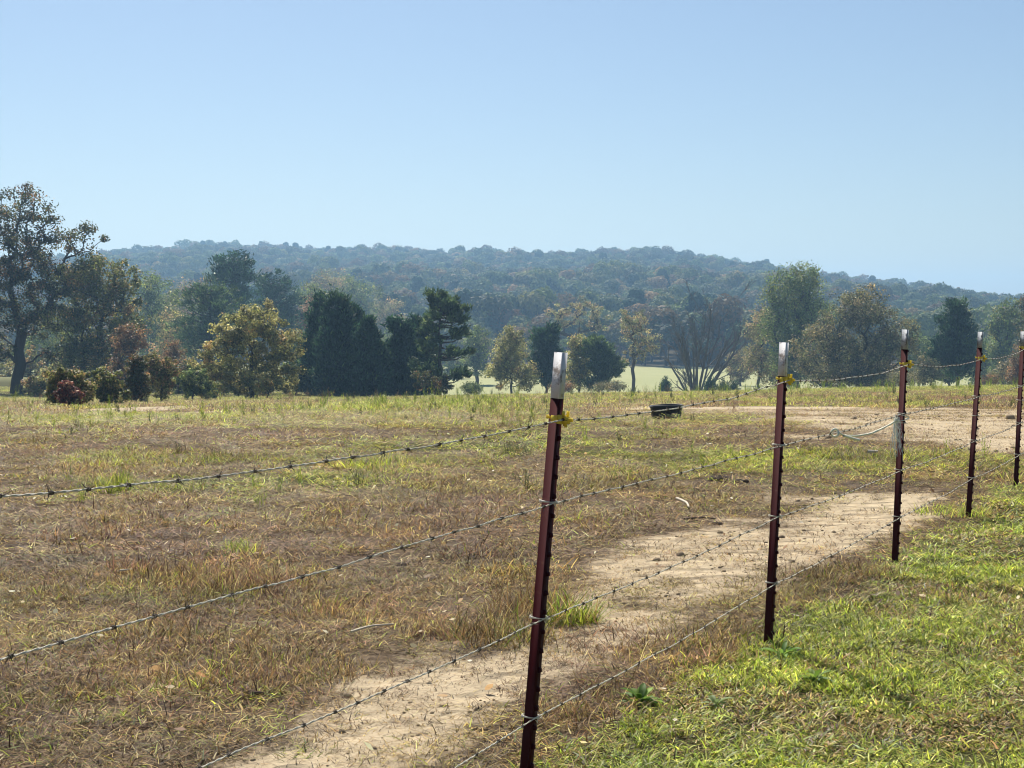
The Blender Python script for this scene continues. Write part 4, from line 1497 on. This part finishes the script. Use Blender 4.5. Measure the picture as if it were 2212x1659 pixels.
for n_, (px, tp) in enumerate([(1535, 812), (1562, 818), (1585, 822)]):
    pine('cedar_tree', ['small cedar right beside the bare tree stems', 'middle of three small cedars right of the bare tree', 'smallest cedar farthest right of the bare tree'][n_], px, 160,
         [(px, tp + 10, 5, 10), (px, tp + 24, 11, 12)], 'pine', 29 + n_, ncl=40, per=45, leaf=.22, clr=.12, up=.7, r0=.04)
broad(T, 'pale yellowish tree between bare tree and tall dark oak', 1640, 185, [(1645, 710, 36, 50), (1630, 780, 40, 45), (1665, 790, 32, 40)], 'pale', 33, ncl=130, per=75, leaf=.22, clr=.075, r0=.18)
broad(T, 'tall dark green oak right of the bare tree', 1715, 178, [(1720, 625, 60, 52), (1690, 700, 46, 60), (1755, 690, 46, 60), (1715, 770, 55, 55), (1735, 595, 40, 24), (1670, 640, 30, 30)], 'green', 34, ncl=300, per=95, leaf=.22, clr=.075, r0=.4)
broad(T, 'wide brown-olive tree with low skirts behind the second and third posts', 1850, 150,
      [(1860, 665, 62, 50), (1800, 720, 60, 55), (1920, 720, 60, 50), (1850, 770, 90, 55), (1745, 770, 42, 50), (1950, 750, 36, 45), (1850, 815, 100, 25)], 'brownish', 35, ncl=340, per=95, leaf=.21, clr=.075, r0=.35)
broad(T, 'small light brown tree between wide brown tree and the cone-shaped pine', 2015, 165, [(2015, 785, 30, 32), (1995, 810, 30, 22)], 'brownish', 36, ncl=80, per=65, leaf=.2, clr=.11, r0=.1)
pine('pine_tree', 'cone-shaped dark pine behind the fourth post', 2068, 152, [(2070, 665, 26, 24), (2068, 705, 42, 34), (2066, 745, 50, 30), (2066, 785, 46, 26), (2020, 760, 18, 8)], 'pine', 37, ncl=190, per=80, leaf=.42, clr=.055, up=.5, r0=.2)
broad(T, 'green hazy oak right of the cone-shaped pine', 2168, 205, [(2165, 715, 32, 55), (2190, 690, 36, 45), (2170, 780, 36, 45), (2150, 700, 18, 20)], 'green', 38, ncl=150, per=80, leaf=.27, clr=.07, r0=.3)
broad(T, 'oak cut by the right edge of the picture, above the last post', 2235, 190, [(2235, 690, 40, 45), (2240, 740, 45, 50), (2215, 655, 16, 14)], 'oak', 39, ncl=120, per=80, leaf=.26, clr=.07, r0=.3)
broad('shrub', 'rust-brown bush at the right edge behind the last post', 2205, 140, [(2210, 785, 26, 34), (2200, 812, 24, 20)], 'rust', 40, ncl=70, per=65, leaf=.16, clr=.12, r0=.05, cat='shrub')
broad('shrub', 'small brown bush at the pasture crest between the last posts', 2140, 145, [(2140, 822, 18, 12)], 'rust', 43, ncl=30, per=50, leaf=.13, clr=.2, r0=.03, cat='shrub')
for n_, (px, D, lb, pal, lab) in enumerate([
        (1200, 130, [(1215, 835, 26, 10)], 'rust', 'low rusty brush on the crest behind the nearest post'),
        (1310, 135, [(1315, 835, 40, 9)], 'brownish', 'low brown brush on the crest right of the nearest post'),
        (1015, 135, [(1020, 838, 22, 10)], 'green', 'low grey-green brush on the crest below the blue-hazed tree'),
        (1960, 138, [(1950, 818, 40, 14)], 'brownish', 'low brush under the wide brown tree, near the roped post')]):
    broad('shrub', lab, px, D, lb, pal, 90 + n_, ncl=45, per=55, leaf=.12, clr=.25, r0=.03, cat='shrub')

for n_, (px, D, lb, pal, lab) in enumerate([
        (870, 240, [(860, 760, 55, 60), (900, 800, 50, 40)], 'green', 'hazy dark trees behind the slim cedars'),
        (985, 250, [(985, 790, 36, 40)], 'green', 'hazy low tree behind the layered pine'),
        (1140, 250, [(1140, 770, 50, 50), (1150, 815, 40, 22)], 'olive', 'hazy tree behind the round-topped pine'),
        (1215, 240, [(1215, 800, 40, 36)], 'green', 'hazy bush between the round pine and the open oak'),
        (1600, 235, [(1600, 790, 30, 36)], 'pale', 'pale hazy tree right of the bare tree'),
        (1690, 190, [(1690, 800, 46, 36)], 'olive', 'olive brush below the tall dark oak'),
        (1790, 172, [(1790, 800, 60, 34)], 'oak', 'dark brush at the left skirt of the wide brown tree'),
        (1905, 170, [(1905, 805, 60, 30)], 'oak', 'dark brush at the right skirt of the wide brown tree'),
        (1985, 210, [(1985, 770, 46, 52)], 'green', 'hazy green tree between wide brown tree and cone-shaped pine'),
        (2050, 190, [(2050, 800, 44, 26)], 'green', 'dark brush below the cone-shaped pine'),
        (2130, 215, [(2125, 770, 40, 52), (2120, 810, 36, 24)], 'green', 'hazy tree between cone-shaped pine and green oak'),
        (2205, 170, [(2195, 805, 50, 28)], 'brownish', 'brown brush below the oak at the right edge'),
        (650, 150, [(645, 780, 40, 60)], 'green', 'dark tree in the gap left of the cedar group'),
        (380, 190, [(385, 720, 50, 60), (365, 780, 45, 50)], 'mix', 'brownish hazy tree left of the dark broad pine'),
        (110, 180, [(110, 740, 60, 60), (60, 770, 50, 50)], 'green', 'hazy green tree seen through the big oak crown')]):
    broad(T, lab, px, D, lb, pal, 160 + n_, ncl=110, per=75, leaf=.24, clr=.12, r0=.15)

# ------------------------------------------------------------------ wooded hill (reads as one mass)
def forest_tree(r, pal, H, conif=False):
    nl = r.integers(4, 7)
    LW = [(np.array([r.normal(0, .16), r.normal(0, .16), r.uniform(.45, .78)]) * H, np.array([r.uniform(.2, .3), r.uniform(.2, .3), r.uniform(.16, .24)]) * H) for _ in range(nl)]
    if conif:
        LW = [(np.array([0, 0, z]) * H, np.array([w, w, .14]) * H) for z, w in ((.84, .13), (.72, .19), (.58, .24), (.44, .24))]
    per = 1
    C, OD, cnt = [], [], []
    for c, rd in LW:
        d = r.normal(0, 1, (420, 3))
        d /= np.linalg.norm(d, axis=1)[:, None]
        d = d[d[:, 2] > -.55]
        lump = 1 + .16 * np.sin(d[:, 0] * 7 + r.uniform(0, 6)) * np.sin(d[:, 1] * 7 + r.uniform(0, 6)) * np.sin(d[:, 2] * 6)
        C.append(c + d * rd * (lump * r.uniform(.78, 1.03, len(d)))[:, None])
        OD.append(d)
        cnt.append(len(d))
    C, OD = np.concatenate(C), np.concatenate(OD)
    v, q = quads_leaf(C, r, .66, OD, 1.6, .8)
    P_, w_ = PAL[pal]
    lc = np.array(P_)[r.choice(len(P_), len(LW), p=np.array(w_) / sum(w_))] * r.uniform(.8, 1.25, (len(LW), 1))
    c = np.repeat(np.concatenate([np.tile(lc[i], (m_, 1)) for i, m_ in enumerate(cnt)]) * .74 * r.uniform(.72, 1.28, (len(C), 1)), 4, 0)
    tv, tq = tube([(np.array([(0, 0, -.5), (0, 0, .3 * H), (.02 * H, 0, .7 * H)]), np.array([.22, .17, .08]))], 5)
    V = np.concatenate([v, tv])
    Cc = np.concatenate([c, np.tile((.06, .05, .04), (len(tv), 1))])
    return mesh_np('forest_tree', V, [q, tq + len(v)], Cc, [M_FOREST])


FP = ['green', 'oak', 'green', 'olive', 'brownish', 'pine', 'oak', 'brownish', 'mix', 'olive', 'green', 'brownish']
FW = np.array([6, 3, 6, 3, .5, 2.5, 3, .1, .5, 3, 6, .3])
fms = [forest_tree(np.random.default_rng(300 + i), p_, 10.2, p_ == 'pine') for i, p_ in enumerate(FP)]
fx, fy = [], []
for d0, d1, sp2 in ((332, 420, 7.0), (420, 700, 7.4), (700, 1240, 7.8)):
    yy = np.arange(d0, d1, sp2)
    for y0 in yy:
        half = 1106 / FPX * y0 * 1.3 + 60
        x0 = np.arange(-half, half, sp2)
        fx.append(x0 + rng.uniform(-.48, .48, len(x0)) * sp2)
        fy.append(y0 + rng.uniform(-.48, .48, len(x0)) * sp2)
fx, fy = np.concatenate(fx), np.concatenate(fy)
P = np.stack([fx, fy, h(fx, fy)], -1)
n = len(P)
s = rng.uniform(.6, 1.3, n) * (0.8 + .4 * vnoise(fx, fy, 45, 5))
R = np.stack([rng.normal(0, .05, n), rng.normal(0, .05, n), rng.uniform(0, 6.28, n)], -1)
S = np.stack([s * rng.uniform(.9, 1.15, n), s * rng.uniform(.9, 1.15, n), s * rng.uniform(.85, 1.15, n)], -1)
rustz = sstep(.55, .75, fbm(fx, fy, 90, 44, 3))
w = FW / FW.sum()
ix = rng.choice(len(FP), n, p=w)
ru = rng.uniform(0, 1, n) < rustz * .10
ix = np.where(ru, rng.choice([4, 7, 8, 11], n), ix)
scatter('hill_forest', P, R, S, ix, collection('e_forest', fms), 'dense autumn woods covering the long hill', 'forest')

# ------------------------------------------------------------------ haze
hz, nt, p, out = mat('haze_air')
nt.nodes.remove(p)
pv = N(nt, 'ShaderNodeVolumePrincipled')
pv.inputs['Color'].default_value = (.38, .66, .98, 1)
pv.inputs['Density'].default_value = .00048
pv.inputs['Anisotropy'].default_value = .35
nt.links.new(pv.outputs[0], out.inputs['Volume'])
v, q = box_arrays([((0, 1230, 31), (1520, 1290, 45))])
hb = link('haze', mesh_np('haze', v, [q], None, [hz]))
tag(hb, 'thin blue haze in the air between the camera and the hill', 'haze', kind='stuff')
